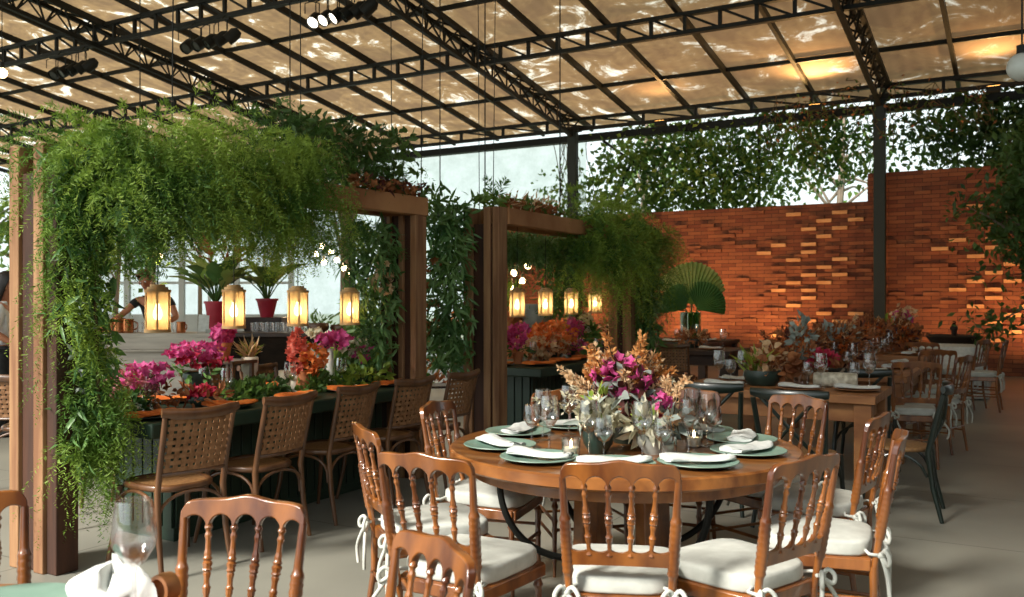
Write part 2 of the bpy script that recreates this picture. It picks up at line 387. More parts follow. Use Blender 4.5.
def truss_x(y, depth, x0, x1, step, name, label, verticals=True, drop=0.14):
    t = thing(name, label, 'truss', ((x0+x1)/2, y, roof(y)-depth-drop)); o = Vector(t.location)
    zt, zb = roof(y)-drop, roof(y)-drop-depth
    for nm, z in (('top_chord', zt), ('bottom_chord', zb)):
        MB().bar((x0-o.x, 0, z-o.z), (x1-o.x, 0, z-o.z), 0.11, 0.07).build(nm, STEEL, t, smooth=False)
    mb = MB(); n = int((x1-x0)/step)
    for i in range(n):
        a, b = x0 + i*step - o.x, x0 + (i+1)*step - o.x
        mb.bar((a, 0, zb-o.z), (a, 0, zt-o.z), 0.06)
        mb.bar((a, 0, zt-o.z), (b, 0, zb-o.z), 0.04)
    mb.build('web_lattice', STEEL, t, smooth=False)
    return t
truss_x(15.0, 0.32, -30, 6.8, 0.62, 'roof_truss', 'dark steel lattice truss crossing the middle of the roof above the flower arches')
truss_x(11.5, 0.36, -30, 6.8, 0.62, 'roof_truss', 'dark steel lattice truss at the top of the roof carrying the spotlights')
truss_x(YW-0.1, 0.24, -30, 6.8, 1.24, 'roof_truss', 'dark steel eaves truss along the top of the open wall')
def truss_y(x, label):
    t = thing('rafter_truss', label, 'truss', (x, 9, roof(9)-0.7)); o = Vector(t.location)
    y0, y1 = RY0, YW-0.15
    def P(y, dz, dx): return (x+dx-o.x, y-o.y, roof(y)+dz-o.z)
    for nm, dz, dx in (('top_chord', -0.16, -0.16), ('top_chord', -0.16, 0.16), ('bottom_chord', -0.56, 0.0)):
        MB().bar(P(y0, dz, dx), P(y1, dz, dx), 0.08).build(nm, STEEL, t, smooth=False)
    mb = MB(); n = 44; h = (y1-y0)/n
    for i in range(n):
        a, b = y0+i*h, y0+(i+1)*h
        for dx in (-0.16, 0.16):
            mb.bar(P(a, -0.16, dx), P((a+b)/2, -0.56, 0), 0.03); mb.bar(P((a+b)/2, -0.56, 0), P(b, -0.16, dx), 0.03)
        mb.bar(P(a, -0.16, -0.16), P(b, -0.16, 0.16), 0.03)
    mb.build('web_lattice', STEEL, t, smooth=False)
COLX = (-2.62, -9.42, -16.2)
for x, lb in zip(COLX, ('steel lattice rafter truss over the vine-wrapped column by the brick wall', 'steel lattice rafter truss meeting the column behind the second flower arch', 'third steel lattice rafter truss, above the first flower arch')):
    truss_y(x, lb)
for x, lb in zip(COLX, ('green-black steel column standing before the brick wall', 'dark steel column rising behind the second flower arch', 'dark steel column beyond the bar')):
    t = thing('steel_column', lb, 'column', (x, YW-0.2, 0))
    MB().box((0, 0, 2.75), (0.22, 0.16, 5.5)).build('shaft', mat('green_steel', '#0f1812', '#162018', (3, 3, 1), 0.6), t, bevel=0.01)
    MB().box((0, 0, 0.015), (0.36, 0.3, 0.03)).build('base_plate', STEEL, t)
    MB().box((0, 0, 5.47), (0.36, 0.26, 0.1)).build('cap_plate', STEEL, t)
# rain gutter under the eaves
tag(MB().bar((-30, YW+0.35, 5.35), (6.8, YW+0.35, 5.35), 0.22, 0.16).build('trim_50', STEEL, smooth=False), 'dark gutter under the roof edge', 'gutter', kind='structure')

# unseen dark walls added out of the picture to hold back light
mb = MB(); mb.box((4.9, -6.1, 1.9), (4.0, 0.2, 3.8))
tag(mb.build('wall_rear_light_blocker', mat('dark_light_blocker', '#3a3028', '#4a3e34', (1, 1, 1), 0.9), smooth=False), 'unseen dark wall added behind the camera to block light', 'wall', kind='structure')
mb = MB(); mb.box((6.9, 7.0, 3.0), (0.2, 26.0, 6.0))  # added on the tree side to cut the daylight from there
tag(mb.build('wall_side_light_blocker', mat('dark_light_blocker', '#3a3028', '#4a3e34', (1, 1, 1), 0.9), smooth=False), 'unseen dark wall added on the tree side to block light', 'wall', kind='structure')
# pale side sheet beyond the open wall, left of the column
def sheet_mat():
    m = bpy.data.materials.new('misty_sheet'); m.use_nodes = True; n, l = m.node_tree.nodes, m.node_tree.links; n.clear()
    out = n.new('ShaderNodeOutputMaterial'); t = n.new('ShaderNodeBsdfTranslucent'); p = n.new('ShaderNodeBsdfTransparent'); mx = n.new('ShaderNodeMixShader')
    tc = n.new('ShaderNodeTexCoord'); nz = n.new('ShaderNodeTexNoise'); nz.inputs['Scale'].default_value = 2.2; nz.inputs['Detail'].default_value = 9; nz.inputs['Roughness'].default_value = 0.75
    rp = n.new('ShaderNodeValToRGB'); rp.color_ramp.elements[0].position = 0.35; rp.color_ramp.elements[1].position = 0.6
    rp.color_ramp.elements[0].color = lin('#dde3df'); rp.color_ramp.elements[1].color = lin('#f6faf8')
    l.new(tc.outputs['Object'], nz.inputs['Vector']); l.new(nz.outputs['Fac'], rp.inputs[0]); l.new(rp.outputs[0], t.inputs[0]); l.new(rp.outputs[0], p.inputs[0])
    mx.inputs[0].default_value = 0.5; l.new(t.outputs[0], mx.inputs[1]); l.new(p.outputs[0], mx.inputs[2]); l.new(mx.outputs[0], out.inputs[0])
    return m
mb = MB(); mb.add([(-31, YW+0.5, 0.1), (-9.4, YW+0.5, 0.1), (-9.4, YW+0.5, 5.3), (-31, YW+0.5, 5.3)], [(0, 1, 2, 3)])
tag(mb.build('window_1', sheet_mat(), smooth=False), 'misty translucent weather sheet closing the wall beyond the bar', 'weather sheet', kind='structure')
# slim posts and braces holding the vines above the brick wall
for i, (p, q) in enumerate((((-5.2, YW+0.5, 0), (-5.2, YW+0.5, 5.3)), ((-6.3, YW+0.6, 3.3), (-9.0, YW+0.6, 5.3)), ((-8.9, YW+0.6, 3.3), (-8.2, YW+0.6, 4.9)), ((-7.9, YW+0.6, 3.3), (-5.7, YW+0.6, 4.9)))):
    tag(MB().bar(p, q, 0.06).build('trim_%d' % (60+i), STEEL, smooth=False), 'thin steel stay among the climbing vines', 'stay', 'steel stays among the vines', 'structure')
# ------------------------------------------------------------------ chair builders (front is +Y, origin on the floor under the seat)
def arc(a, b, n, f): return [f(a + (b-a)*i/(n-1)) for i in range(n)]
def beaded(p, q, r, beads, n=8, steps=40):
    """turned spindle from p to q: slim shaft with bead rings at the given fractions"""
    p, q = Vector(p), Vector(q); pts, rs = [], []
    for i in range(steps+1):
        t = i/steps; rr = r*(0.80 + 0.25*math.sin(PI*t))
        for b, s in beads:
            rr += r*s*math.exp(-((t-b)/0.022)**2)
        pts.append(p + (q-p)*t); rs.append(rr)
    return pts, rs
def gold_chair():
    t = thing('arcade_back_chair', 'x', 'chair')
    wF, wR, yF, yR = 0.215, 0.170, 0.20, -0.20
    # back geometry leans back and curves
    def by(z): return yR - 0.012 - 0.085*max(0.0, (z-0.45))/0.48
    def curve(x): return -0.030*(1-(x/0.2)**2)
    # crest rail with five arches cut in its lower edge
    NX = 61; hw = 0.200; vs = []; fs = []
    for i in range(NX):
        x = -hw + 2*hw*i/(NX-1); u = abs(x)/hw
        top = 0.932 - 0.016*u**2 + 0.006*math.cos(u*2.2*PI)*(1-u) - (0.028*max(0, (u-0.88)/0.12)**2)
        s = (x + hw)/(2*hw)*5; ph = s - math.floor(s) if s < 5 else 1.0
        bot = 0.836 + 0.046*max(0.0, 1-(2*ph-1)**2)**0.5 - 0.006*u
        for z in (bot, top):
            for dy in (-0.012, 0.012): vs.append((x, by(z)+curve(x)+dy, z))
    for i in range(NX-1):
        a, b = i*4, (i+1)*4
        fs += [(a, b, b+2, a+2), (a+1, a+3, b+3, b+1), (a+2, b+2, b+3, a+3), (a, a+1, b+1, b)]
    fs += [(0, 2, 3, 1), ((NX-1)*4, (NX-1)*4+1, (NX-1)*4+3, (NX-1)*4+2)]
    mb = MB().add(vs, fs); mb.build('crest_rail', HONEY, t, bevel=0.004, sharp=0.6)
    # lower rail with points rising to the spindles
    vs, fs = [], []
    for i in range(NX):
        x = -0.172 + 0.344*i/(NX-1); s = i/(NX-1)*5; ph = s - math.floor(s) if s < 5 else 1.0
        top = 0.612 + 0.020*(1-math.sqrt(max(0.0, 1-(2*ph-1)**2))); bot = 0.562 + 0.008*(1-(x/0.185)**2)
        for z in (bot, top):
            for dy in (-0.010, 0.010): vs.append((x, by(z)+curve(x)*0.6+dy, z))
    for i in range(NX-1):
        a, b = i*4, (i+1)*4
        fs += [(a, b, b+2, a+2), (a+1, a+3, b+3, b+1), (a+2, b+2, b+3, a+3), (a, a+1, b+1, b)]
    fs += [(0, 2, 3, 1), ((NX-1)*4, (NX-1)*4+1, (NX-1)*4+3, (NX-1)*4+2)]
    MB().add(vs, fs).build('lower_rail', HONEY, t, sharp=0.6)
    for k in range(1, 5):
        x = -0.172 + 0.344*k/5; xt = -hw + 2*hw*k/5
        pts, rs = beaded((x, by(0.61)+curve(x)*0.6, 0.60), (xt, by(0.85)+curve(xt), 0.852), 0.0085, [(0.03, 0.8), (0.22, 0.4), (0.27, 0.6), (0.42, 0.4), (0.48, 0.7), (0.54, 0.95), (0.60, 0.7), (0.66, 0.4), (0.86, 0.5), (0.96, 0.8)])
        MB().tube(pts, rs, 8).build('spindle', HONEY, t)
    for sx in (-1, 1):
        beads = [(0.30 + 0.048*i, 0.42) for i in range(9)]
        pts, rs = beaded((sx*0.170, yR-0.01, 0.40), (sx*0.193, by(0.86)+curve(0.192), 0.87), 0.0145, beads, 10, 60)
        MB().tube(pts, rs, 10).build('back_post', HONEY, t)
        # rear leg splays back, front leg is turned
        MB().tube([(sx*0.170, yR-0.01, 0.42), (sx*0.172, yR-0.012, 0.25), (sx*0.180, yR-0.05, 0.0)], [0.0165, 0.0150, 0.0115], 10).build('leg', HONEY, t)
        pts, rs = beaded((sx*0.200, yF-0.015, 0.42), (sx*0.205, yF-0.005, 0.0), 0.0150, [(0.12, 0.5), (0.3, 0.35), (0.42, 0.35), (0.8, 0.3)], 10)
        rs = [r*(1.0-0.35*i/len(rs)) for i, r in enumerate(rs)]
        MB().tube(pts, rs, 10).build('leg', HONEY, t)
    # seat frame
    mb = MB(); cs = [(-wR, yR), (wR, yR), (wF, yF), (-wF, yF)]
    for i in range(4):
        a, b = cs[i], cs[(i+1) % 4]; mb.bar((a[0], a[1], 0.425), (b[0], b[1], 0.425), 0.028, 0.05)
    mb.build('seat_frame', HONEY, t, bevel=0.006)
    mb = MB().prism(cs, 0.012, lambda a, b, c: (a, b, 0.446+c)); mb.build('seat_board', HONEY, t)
    for z, y0, y1 in ((0.20, -0.215, 0.19), (0.29, -0.205, 0.19)):
        for sx in (-1, 1):
            MB().tube([(sx*0.174, y0+0.004, z), (sx*0.203, y1, z)], 0.0085, 8).build('stretcher', HONEY, t)
    MB().tube([(-0.203, 0.19, 0.245), (0.203, 0.19, 0.245)], 0.009, 8).build('stretcher', HONEY, t)
    MB().tube([(-0.173, -0.222, 0.245), (0.173, -0.222, 0.245)], 0.008, 8).build('stretcher', HONEY, t)
    # box cushion with soft rounded rim
    n = 36; rings = []
    prof = [(0.0, 0.454), (0.96, 0.452), (1.0, 0.456), (1.012, 0.464), (1.012, 0.500), (1.0, 0.510), (0.965, 0.515), (0.88, 0.518), (0.5, 0.525), (0.0, 0.527)]
    vs = []
    for s, z in prof:
        for k in range(n):
            a = 2*PI*k/n; c, d = math.cos(a), math.sin(a); q = (abs(c)**5 + abs(d)**5)**(-1/5)
            x, y = c*q, d*q
            vs.append((x*s*(0.198 + 0.020*y), y*s*0.208 + 0.008, z))
    m = len(prof); fs = [(i*n+k, i*n+(k+1) % n, (i+1)*n+(k+1) % n, (i+1)*n+k) for i in range(m-1) for k in range(n)]
    MB().add(vs, fs).build('cushion', CUSH, t, sharp=1.2)['label'] = 'white linen seat cushion'
    for sx in (-1, 1):
        mb = MB(); o = Vector((sx*0.182, yR-0.038, 0.468))
        mb.ball(o, 0.017, 8, (1, 1, 0.8))
        for a, b in ((0.95, 1), (2.3, 1)):
            d = Vector((math.cos(a)*sx*0.75, -0.35, math.sin(a)*0.55 - 0.45))*0.085
            e = d + Vector((0, -0.015, -0.065))
            mb.tube(smooth([o, o + d*0.5 + Vector((0, 0, 0.022)), o + d, o + d*0.85 + Vector((0, 0, -0.028)), o + Vector((0, -0.004, -0.006))], 4), 0.0085, 6)
        for dx in (-0.35, 0.5):
            mb.tube(smooth([o, o + Vector((dx*0.08*sx, -0.02, -0.06)), o + Vector((dx*0.16*sx, -0.03, -0.13)), o + Vector((dx*0.13*sx, -0.028, -0.20))], 4), 0.0085, 6)
        mb.tube([(sx*0.148, yR+0.02, 0.475), (sx*0.190, yR+0.005, 0.472), (sx*0.188, yR-0.032, 0.470), (sx*0.160, yR-0.032, 0.470)], 0.007, 6)
        mb.build('cushion_tie', CUSH, t, sharp=1.2)['label'] = 'white bow tying the cushion to the post'
    return t

def cane_chair():
    t = thing('cane_back_chair', 'x', 'chair')
    def by(z): return -0.20 - 0.10*max(0, z-0.45)/0.43
    def cv(x): return -0.035*(1-(x/0.2)**2)
    # round-cornered seat with a cane centre
    n = 40
    def outline(s):
        o = []
        for k in range(n):
            a = 2*PI*k/n; c, d = math.cos(a), math.sin(a); q = (abs(c)**3.2 + abs(d)**3.2)**(-1/3.2)
            o.append((c*q*s*(0.205+0.025*d*q), d*q*s*0.215))
        return o
    mb = MB(); vs = []
    for s, z in ((0.84, 0.462), (0.87, 0.474), (0.95, 0.476), (1.0, 0.466), (1.0, 0.446), (0.95, 0.438), (0.84, 0.440)):
        vs += [(x, y, z) for x, y in outline(s)]
    fs = [(i*n+k, i*n+(k+1) % n, ((i+1) % 7)*n+(k+1) % n, ((i+1) % 7)*n+k) for i in range(7) for k in range(n)]
    mb.add(vs, fs).build('seat_rim', BENT, t, sharp=1.2)
    mb = MB().prism(outline(0.85), 0.012, lambda a, b, c: (a, b, 0.462+c - 0.008*(1-(a/0.2)**2)))
    mb.build('seat_cane', mat('seat_cane', '#7a5430', '#9a7044', (60, 60, 60), 0.65, bump=0.3), t)
    for sx in (-1, 1):
        # rear leg and back upright in one bent piece
        pts = [(sx*0.205, -0.27, 0.0), (sx*0.198, -0.225, 0.22), (sx*0.195, -0.205, 0.45), (sx*0.196, by(0.62)-0.0, 0.62), (sx*0.200, by(0.80), 0.80), (sx*0.203, by(0.87), 0.865)]
        MB().tube(pts, [0.013, 0.0165, 0.0175, 0.0165, 0.015, 0.014], 10).build('rear_leg', BENT, t)
        MB().tube([(sx*0.245, 0.235, 0.0), (sx*0.215, 0.19, 0.24), (sx*0.205, 0.165, 0.445)], [0.0115, 0.0155, 0.017], 10).build('leg', BENT, t)
    # bent brackets under the seat on all four sides
    def bracket(p0, p1, top, drop):
        p0, p1 = Vector(p0), Vector(p1); pts = []
        for i in range(13):
            a = PI*i/12; s = (1-math.cos(a))/2
            pts.append(p0.lerp(p1, s) + Vector((0, 0, (top-p0.z)*math.sin(a)**0.6)))
        return pts
    for p0, p1 in (((-0.198, -0.20, 0.27), (-0.212, 0.18, 0.27)), ((0.198, -0.20, 0.27), (0.212, 0.18, 0.27)), ((-0.21, 0.185, 0.27), (0.21, 0.185, 0.27)), ((-0.195, -0.215, 0.27), (0.195, -0.215, 0.27))):
        MB().tube(bracket(p0, p1, 0.435, 0), 0.0095, 8).build('bent_bracket', BENT, t)
    # thick curved top rail
    pts = []; rs = []
    for i in range(17):
        x = -0.225 + 0.45*i/16; pts.append((x, by(0.86)+cv(x*0.88)-0.004, 0.862 + 0.012*(x/0.22)**2)); rs.append(0.021 if 1 < i < 15 else 0.017)
    mb = MB(); n = 10
    mb.tube(pts, rs, n)
    mb.v = [(x, y, 0.862 + (z-0.862)*1.45) for x, y, z in mb.v]
    mb.build('top_rail', BENT, t)
    pts = [(-0.19 + 0.38*i/12, by(0.55)+cv((-0.19+0.38*i/12)), 0.545) for i in range(13)]
    MB().tube(pts, 0.011, 8).build('bottom_rail', BENT, t)
    # woven panel: flat strands over and under each other, open square holes
    mb = MB(); nx, nz = 9, 8; z0, z1 = 0.55, 0.845; x0, x1 = -0.182, 0.182
    def ribbon(pts, nrmv, w):
        vs, fs = [], []
        for i, (p, ax) in enumerate(pts):
            p = Vector(p)
            for s in (-1, 1):
                for e in (-1, 1): vs.append(p + Vector(ax)*w/2*s + Vector((0, 1, 0))*0.002*e)
        for i in range(len(pts)-1):
            a, b = i*4, i*4+4
            fs += [(a, a+2, b+2, b), (a+1, b+1, b+3, a+3), (a, b, b+1, a+1), (a+2, a+3, b+3, b+2)]
        mb.add(vs, fs)
    for i in range(nx):
        x = x0 + (x1-x0)*(i+0.5)/nx; P = []
        for j in range(nz*2+1):
            z = z0 + (z1-z0)*j/(nz*2); s = 0.0035*math.sin(PI*(j/2.0 + i))
            P.append(((x, by(z)+cv(x)+s, z), (1, 0, 0)))
        ribbon(P, None, 0.026)
    for j in range(nz):
        z = z0 + (z1-z0)*(j+0.5)/nz; P = []
        for i in range(nx*2+1):
            x = x0 + (x1-x0)*i/(nx*2); s = -0.0035*math.sin(PI*(i/2.0 + j))
            P.append(((x, by(z)+cv(x)+s, z), (0, 0, 1)))
        ribbon(P, None, 0.022)
    mb.build('woven_back_panel', CANE, t, sharp=1.0)['label'] = 'open woven cane panel'
    return t

def x_chair():
    t = thing('cross_back_chair', 'x', 'chair')
    def by(z): return -0.20 - 0.11*max(0, z-0.45)/0.43
    n = 40; vs = []
    for s, z in ((0.0, 0.470), (0.9, 0.474), (0.97, 0.470), (1.0, 0.458), (0.98, 0.444), (0.9, 0.440), (0.0, 0.440)):
        for k in range(n):
            a = 2*PI*k/n; c, d = math.cos(a), math.sin(a); q = (abs(c)**2.8 + abs(d)**2.8)**(-1/2.8)
            vs.append((c*q*s*(0.205+0.02*d*q), d*q*s*0.21, z))
    fs = [(i*n+k, i*n+(k+1) % n, (i+1)*n+(k+1) % n, (i+1)*n+k) for i in range(6) for k in range(n)]
    MB().add(vs, fs).build('seat', mat('seat_rattan', '#6a4a2c', '#86643c', (50, 50, 50), 0.6), t, sharp=1.2)
    for sx in (-1, 1):
        MB().tube([(sx*0.24, 0.215, 0), (sx*0.212, 0.18, 0.24), (sx*0.205, 0.165, 0.445)], [0.012, 0.016, 0.018], 10).build('leg', XGREEN, t)
        pts = [(sx*0.235, -0.29, 0), (sx*0.212, -0.235, 0.22), (sx*0.20, -0.205, 0.45), (sx*0.212, by(0.65), 0.65), (sx*0.228, by(0.84), 0.84)]
        MB().tube(pts, [0.014, 0.018, 0.02, 0.018, 0.017], 10).build('rear_leg', XGREEN, t)
        MB().tube([(sx*0.19*math.cos(PI*i/12*0.5) if False else sx*0.205, -0.20 + 0.37*i/12, 0.29 + 0.14*math.sin(PI*i/12)**0.6) for i in range(13)], 0.010, 8).build('bent_bracket', XGREEN, t)
        # cross bars rise from the seat, sweep outward and meet the top rail
        pts = []
        for i in range(15):
            u = i/14; z = 0.45 + 0.41*u; x = sx*(-0.17 + 0.36*(u**1.1)); pts.append((x, by(z) - 0.035*math.sin(PI*u) + 0.005*sx, z))
        MB().tube(pts, 0.0125, 8).build('cross_bar', XGREEN, t)
    MB().tube([(-0.20+0.4*i/12, -0.212, 0.29 + 0.14*math.sin(PI*i/12)**0.6) for i in range(13)], 0.010, 8).build('bent_bracket', XGREEN, t)
    MB().tube([(-0.20+0.4*i/12, 0.185, 0.29 + 0.14*math.sin(PI*i/12)**0.6) for i in range(13)], 0.010, 8).build('bent_bracket', XGREEN, t)
    # broad curved top rail
    vs, fs = [], []; NX = 21
    for i in range(NX):
        x = -0.245 + 0.49*i/(NX-1); u = abs(x)/0.245; h = 0.040*(1-0.35*u**3); zc = 0.862 + 0.014*u**2; y = by(0.86) - 0.05*(1-u*u) + 0.01
        for k in range(10):
            a = 2*PI*k/10; vs.append((x, y + 0.016*math.cos(a), zc + h*math.sin(a)*0.95))
    fs = [(i*10+k, i*10+(k+1) % 10, (i+1)*10+(k+1) % 10, (i+1)*10+k) for i in range(NX-1) for k in range(10)] + [tuple(range(9, -1, -1)), tuple(range((NX-1)*10, NX*10))]
    MB().add(vs, fs).build('top_rail', XGREEN, t)
    return t

def facing(p, q):                          # rotation that turns +Y from p towards q
    return math.atan2(-(q[0]-p[0]), q[1]-p[1])
def by_back(p, rz, off=0.27):              # floor origin of a chair whose back top stands over p
    return Vector((p[0] - math.sin(rz)*off, p[1] + math.cos(rz)*off, 0))

GOLD, CANEC, XB = Maker(gold_chair()), Maker(cane_chair()), Maker(x_chair())
RT = Vector((-1.715, 4.04, 0)); RTR = 0.835; RTZ = 0.765     # round table
# chairs around the round table: (pixel column of the back, depth, turn away from the table centre in degrees, label)
for px, Z, turn, lab in (
    (620, 3.02, 0, 'gold wooden chair with its back square to the camera before the round table'),
    (800, 3.12, 18, 'gold wooden chair angled in beside the square-on one, white bow on its corner post'),
    (890, 3.66, 12, 'gold chair seen almost edge-on with long hanging cushion ties, beside the round table'),
    (873, 4.25, -30, 'gold wooden chair with slim empty arches in front of the timber table leg'),
    (795, 4.98, 0, 'pale-topped gold chair at the far side of the round table before the cross-back chairs'),
    (686, 5.35, 0, 'gold wooden chair behind the round table, half hidden by the dried bouquet'),
    (565, 5.25, 0, 'gold wooden chair behind the round table, only its crest showing past the wine glasses'),
    (442, 4.68, 0, 'dark-toned gold chair with its back against the cane chair row'),
    (428, 3.17, 6, 'gold chair with white cushion at the round table end near the cane chairs'),
    (371, 3.87, 0, 'gold wooden chair seen edge-on with a white bow tied behind its post')):
    p = atd(px, Z); rz = facing(p, RT) + math.radians(turn)
    GOLD.put(by_back(p, rz), rz, lab, 'gold wooden chairs around the round table')
# chairs of the table in front of the camera
FT = Vector((*atd(512-1.2/1.40*900, 1.40)[:2], 0)); FTR = 0.86
for px, Z, rz, lab in (
    (242, 2.57, PI/6 + PI - 0.20, 'blurred gold chair standing alone over the pale floor, close to the camera'),
    (428, 2.13, PI/6 + PI - 1.0, 'bright gold chair close to the camera, its crest cut low by the picture edge'),
    (-45, 2.62, PI/6 + PI + 0.75, 'blurred sliver of a gold chair beside the timber post')):
    p = atd(px, Z)
    GOLD.put(by_back(p, rz), rz, lab, 'gold wooden chairs around the table near the camera', 0.96)
# gold chairs along the trestle tables
for px, Z, rz, lab in (
    (916, 7.75, 0.25, 'dark gold chair with a hanging white tie at the second trestle table corner'),
    (962, 8.55, PI/2-0.30, 'dark gold chair seen from its side with bows at both posts, beside the trestle tables'),
    (937, 9.5, 0.5, 'dark gold chair standing behind the one with the hanging tie'),
    (922, 11.2, 0.1, 'small dark gold chair in front of the white tablecloth'),
    (982, 11.9, PI/2-0.35, 'dark gold chair by the brick wall with an orange glow through its spindles'),
    (1003, 11.7, PI/2-0.05, 'dark gold chair edge-on, standing alone under the leafy tree'),
    ):
    p = atd(px, Z); GOLD.put(by_back(p, rz), rz, lab, 'gold wooden chairs beside the trestle tables')
# cane chairs in a row along the first green table, facing it
ordn = ('first', 'second', 'third', 'fourth', 'fifth')
for i, y in enumerate((3.33, 4.0, 4.68, 5.31, 5.96)):
    rz = PI/2 + (-0.16, 0.03, 0.06, -0.03, 0.02)[i]
    CANEC.put(by_back((-3.84 if i < 2 else -3.88, y), rz, 0.30), rz, ('cane-back chair touching the fern drape, its seat and legs in view', 'second cane-back chair from the fern drape along the green table', 'third cane-back chair from the fern drape, middle of the row', 'fourth cane-back chair from the fern drape, before the timber posts', 'fifth cane-back chair from the fern drape, between the two flower arches')[i], 'cane chairs along the first green table')
for i, y in enumerate((3.75, 4.4, 5.05, 5.65)):
    CANEC.put((-5.5, y, 0), -PI/2, 'cane-back chair on the bar side of the green table, %s from the fern drape' % ordn[i], 'cane chairs on the bar side of the first green table')
CANEC.put((-4.05, 9.45, 0), PI/2, 'dark cane-back chair at the second green table, mostly behind the round table bouquet', 'far cane chairs')
CANEC.put((-3.98, 11.2, 0), 0.1, 'dark cane-back chair with its back to the camera at the small dark table', 'far cane chairs')
CANEC.put((-6.9, 4.3, 0), 0.6, 'cane-back chair standing behind the twin-plank timber post', 'far cane chairs')
# green cross-back chairs
for p, rz, lab in ((atd(708, 6.15), 0.02, 'dark green cross-back chair at the trestle table end, behind the wine glasses'),
                   (atd(789, 5.65), -0.06, 'dark green cross-back chair at the trestle table end, over the pale-topped gold chair'),
                   (Vector((-0.52, 6.73, 0)), PI/2+0.06, 'dark green cross-back chair seen from the side, standing free on the floor'),
                   (atd(860, 7.35), 0.0, 'dark green cross-back chair between the two trestle tables')):
    XB.put(by_back(p, rz, 0.29), rz, lab, 'green cross-back chairs')
# ------------------------------------------------------------------ tables
def round_table(loc, label, wood):
    t = thing('round_table', label, 'table', loc)
    z = RTZ
    MB().lathe([(0.0, z), (RTR-0.01, z), (RTR, z-0.008), (RTR, z-0.05), (RTR-0.012, z-0.06), (0.0, z-0.06)], 72).build('tabletop', wood, t, sharp=0.5)
    MB().lathe([(RTR-0.10, z-0.06), (RTR-0.10, z-0.12), (RTR-0.13, z-0.12), (RTR-0.13, z-0.06)], 60).build('apron', wood, t, sharp=0.5)
    for k in range(4):
        a = PI/4 + k*PI/2 + 0.2; d = Vector((math.cos(a), math.sin(a), 0))
        MB().bar(d*0.22 + Vector((0, 0, 0)), d*0.20 + Vector((0, 0, z-0.06)), 0.085, 0.085, up=d).build('leg', wood, t, bevel=0.006)
        pts = [d*(0.24 + 0.42*math.sin(PI/2*i/12)) + Vector((0, 0, 0.25 + (z-0.37)*(1-math.cos(PI/2*i/12)))) for i in range(13)]
        MB().tube(pts, 0.016, 8).build('curved_brace', STEEL, t)
    MB().lathe([(0.27, 0.16), (0.29, 0.16), (0.29, 0.20), (0.27, 0.20)], 40, close=True).build('foot_ring', STEEL, t, sharp=0.5)
    return t
round_table(RT, 'big round wooden table with sage plates and a dried bouquet in its middle', TABLEW)
round_table(FT, 'blurred round table at the bottom corner under the crumpled white napkin', TABLEW)

def plank_table(name, label, x0, x1, y0, y1, z, bx0, bx1, by0, by1):
    cx, cy = (x0+x1)/2, (y0+y1)/2
    t = thing(name, label, 'table', (cx, cy, 0))
    MB().box((0, 0, z-0.045), (x1-x0, y1-y0, 0.09)).build('tabletop', GREENT, t, bevel=0.012)
    # tongue-and-groove boarded base, V grooves cut between boards
    mb = MB(); w = 0.085
    def side(p, q, nx, ny):
        p, q = Vector(p), Vector(q); L = (q-p).length; n = max(2, int(L/w)); d = (q-p)/n
        for i in range(n):
            c = p + d*(i+0.5); mb.box((c.x - cx + nx*0.008, c.y - cy + ny*0.008, (z-0.09)/2 + 0.03), ((abs(d.x)-0.010) if abs(d.x) > 1e-4 else 0.016, (abs(d.y)-0.010) if abs(d.y) > 1e-4 else 0.016, z-0.09-0.06))
    side((bx1, by0, 0), (bx1, by1, 0), 1, 0); side((bx0, by0, 0), (bx0, by1, 0), -1, 0)
    side((bx0, by0, 0), (bx1, by0, 0), 0, -1); side((bx0, by1, 0), (bx1, by1, 0), 0, 1)
    mb.build('boarding', GREENT, t, bevel=0.004)
    MB().box(((bx0+bx1)/2-cx, (by0+by1)/2-cy, (z-0.09)/2), (bx1-bx0, by1-by0, z-0.09)).build('carcass', mat('green_shadow_gap', '#121e16', '#162219', (4, 4, 4), 0.7), t)
    MB().box(((bx0+bx1)/2-cx, (by0+by1)/2-cy, 0.04), (bx1-bx0+0.03, by1-by0+0.03, 0.08)).build('plinth', GREENT, t, bevel=0.004)
    return t
GZ = 0.775
plank_table('banquet_table', 'long dark green boarded table with orange napkins under the first flower arch', -5.22, -4.22, 3.32, 5.90, GZ, -5.04, -4.50, 3.70, 5.70)
plank_table('banquet_table', 'dark green boarded table with orange napkins under the second flower arch', -5.22, -4.20, 7.85, 10.02, GZ, -5.04, -4.48, 8.15, 9.8)

def trestle(name, label, x0, x1, y0, y1, z, m):
    cx, cy = (x0+x1)/2, (y0+y1)/2
    t = thing(name, label, 'table', (cx, cy, 0)); a, b = (x1-x0)/2, (y1-y0)/2
    mb = MB(); n = 6; w = 2*b/n
    for i in range(n): mb.box((0, -b + w*(i+0.5), z-0.03), (2*a, w-0.004, 0.06))
    mb.build('tabletop', m, t, bevel=0.004)
    mb = MB(); mb.box((0, -b+0.10, z-0.13), (2*a-0.2, 0.03, 0.14)); mb.box((0, b-0.10, z-0.13), (2*a-0.2, 0.03, 0.14))
    mb.box((-a+0.1, 0, z-0.13), (0.03, 2*b-0.2, 0.14)); mb.box((a-0.1, 0, z-0.13), (0.03, 2*b-0.2, 0.14)); mb.build('apron', m, t, bevel=0.004)
    for sx in (-1, 1):
        for sy in (-1, 1):
            MB().box((sx*(a-0.09), sy*(b-0.09), (z-0.06)/2), (0.12, 0.12, z-0.06)).build('leg', m, t, bevel=0.006)
    return t
TZ = 0.78
trestle('trestle_table', 'heavy timber table with white napkins and a log on it, corner leg showing', -2.45, -0.95, 6.75, 7.62, TZ, TRESTLE)
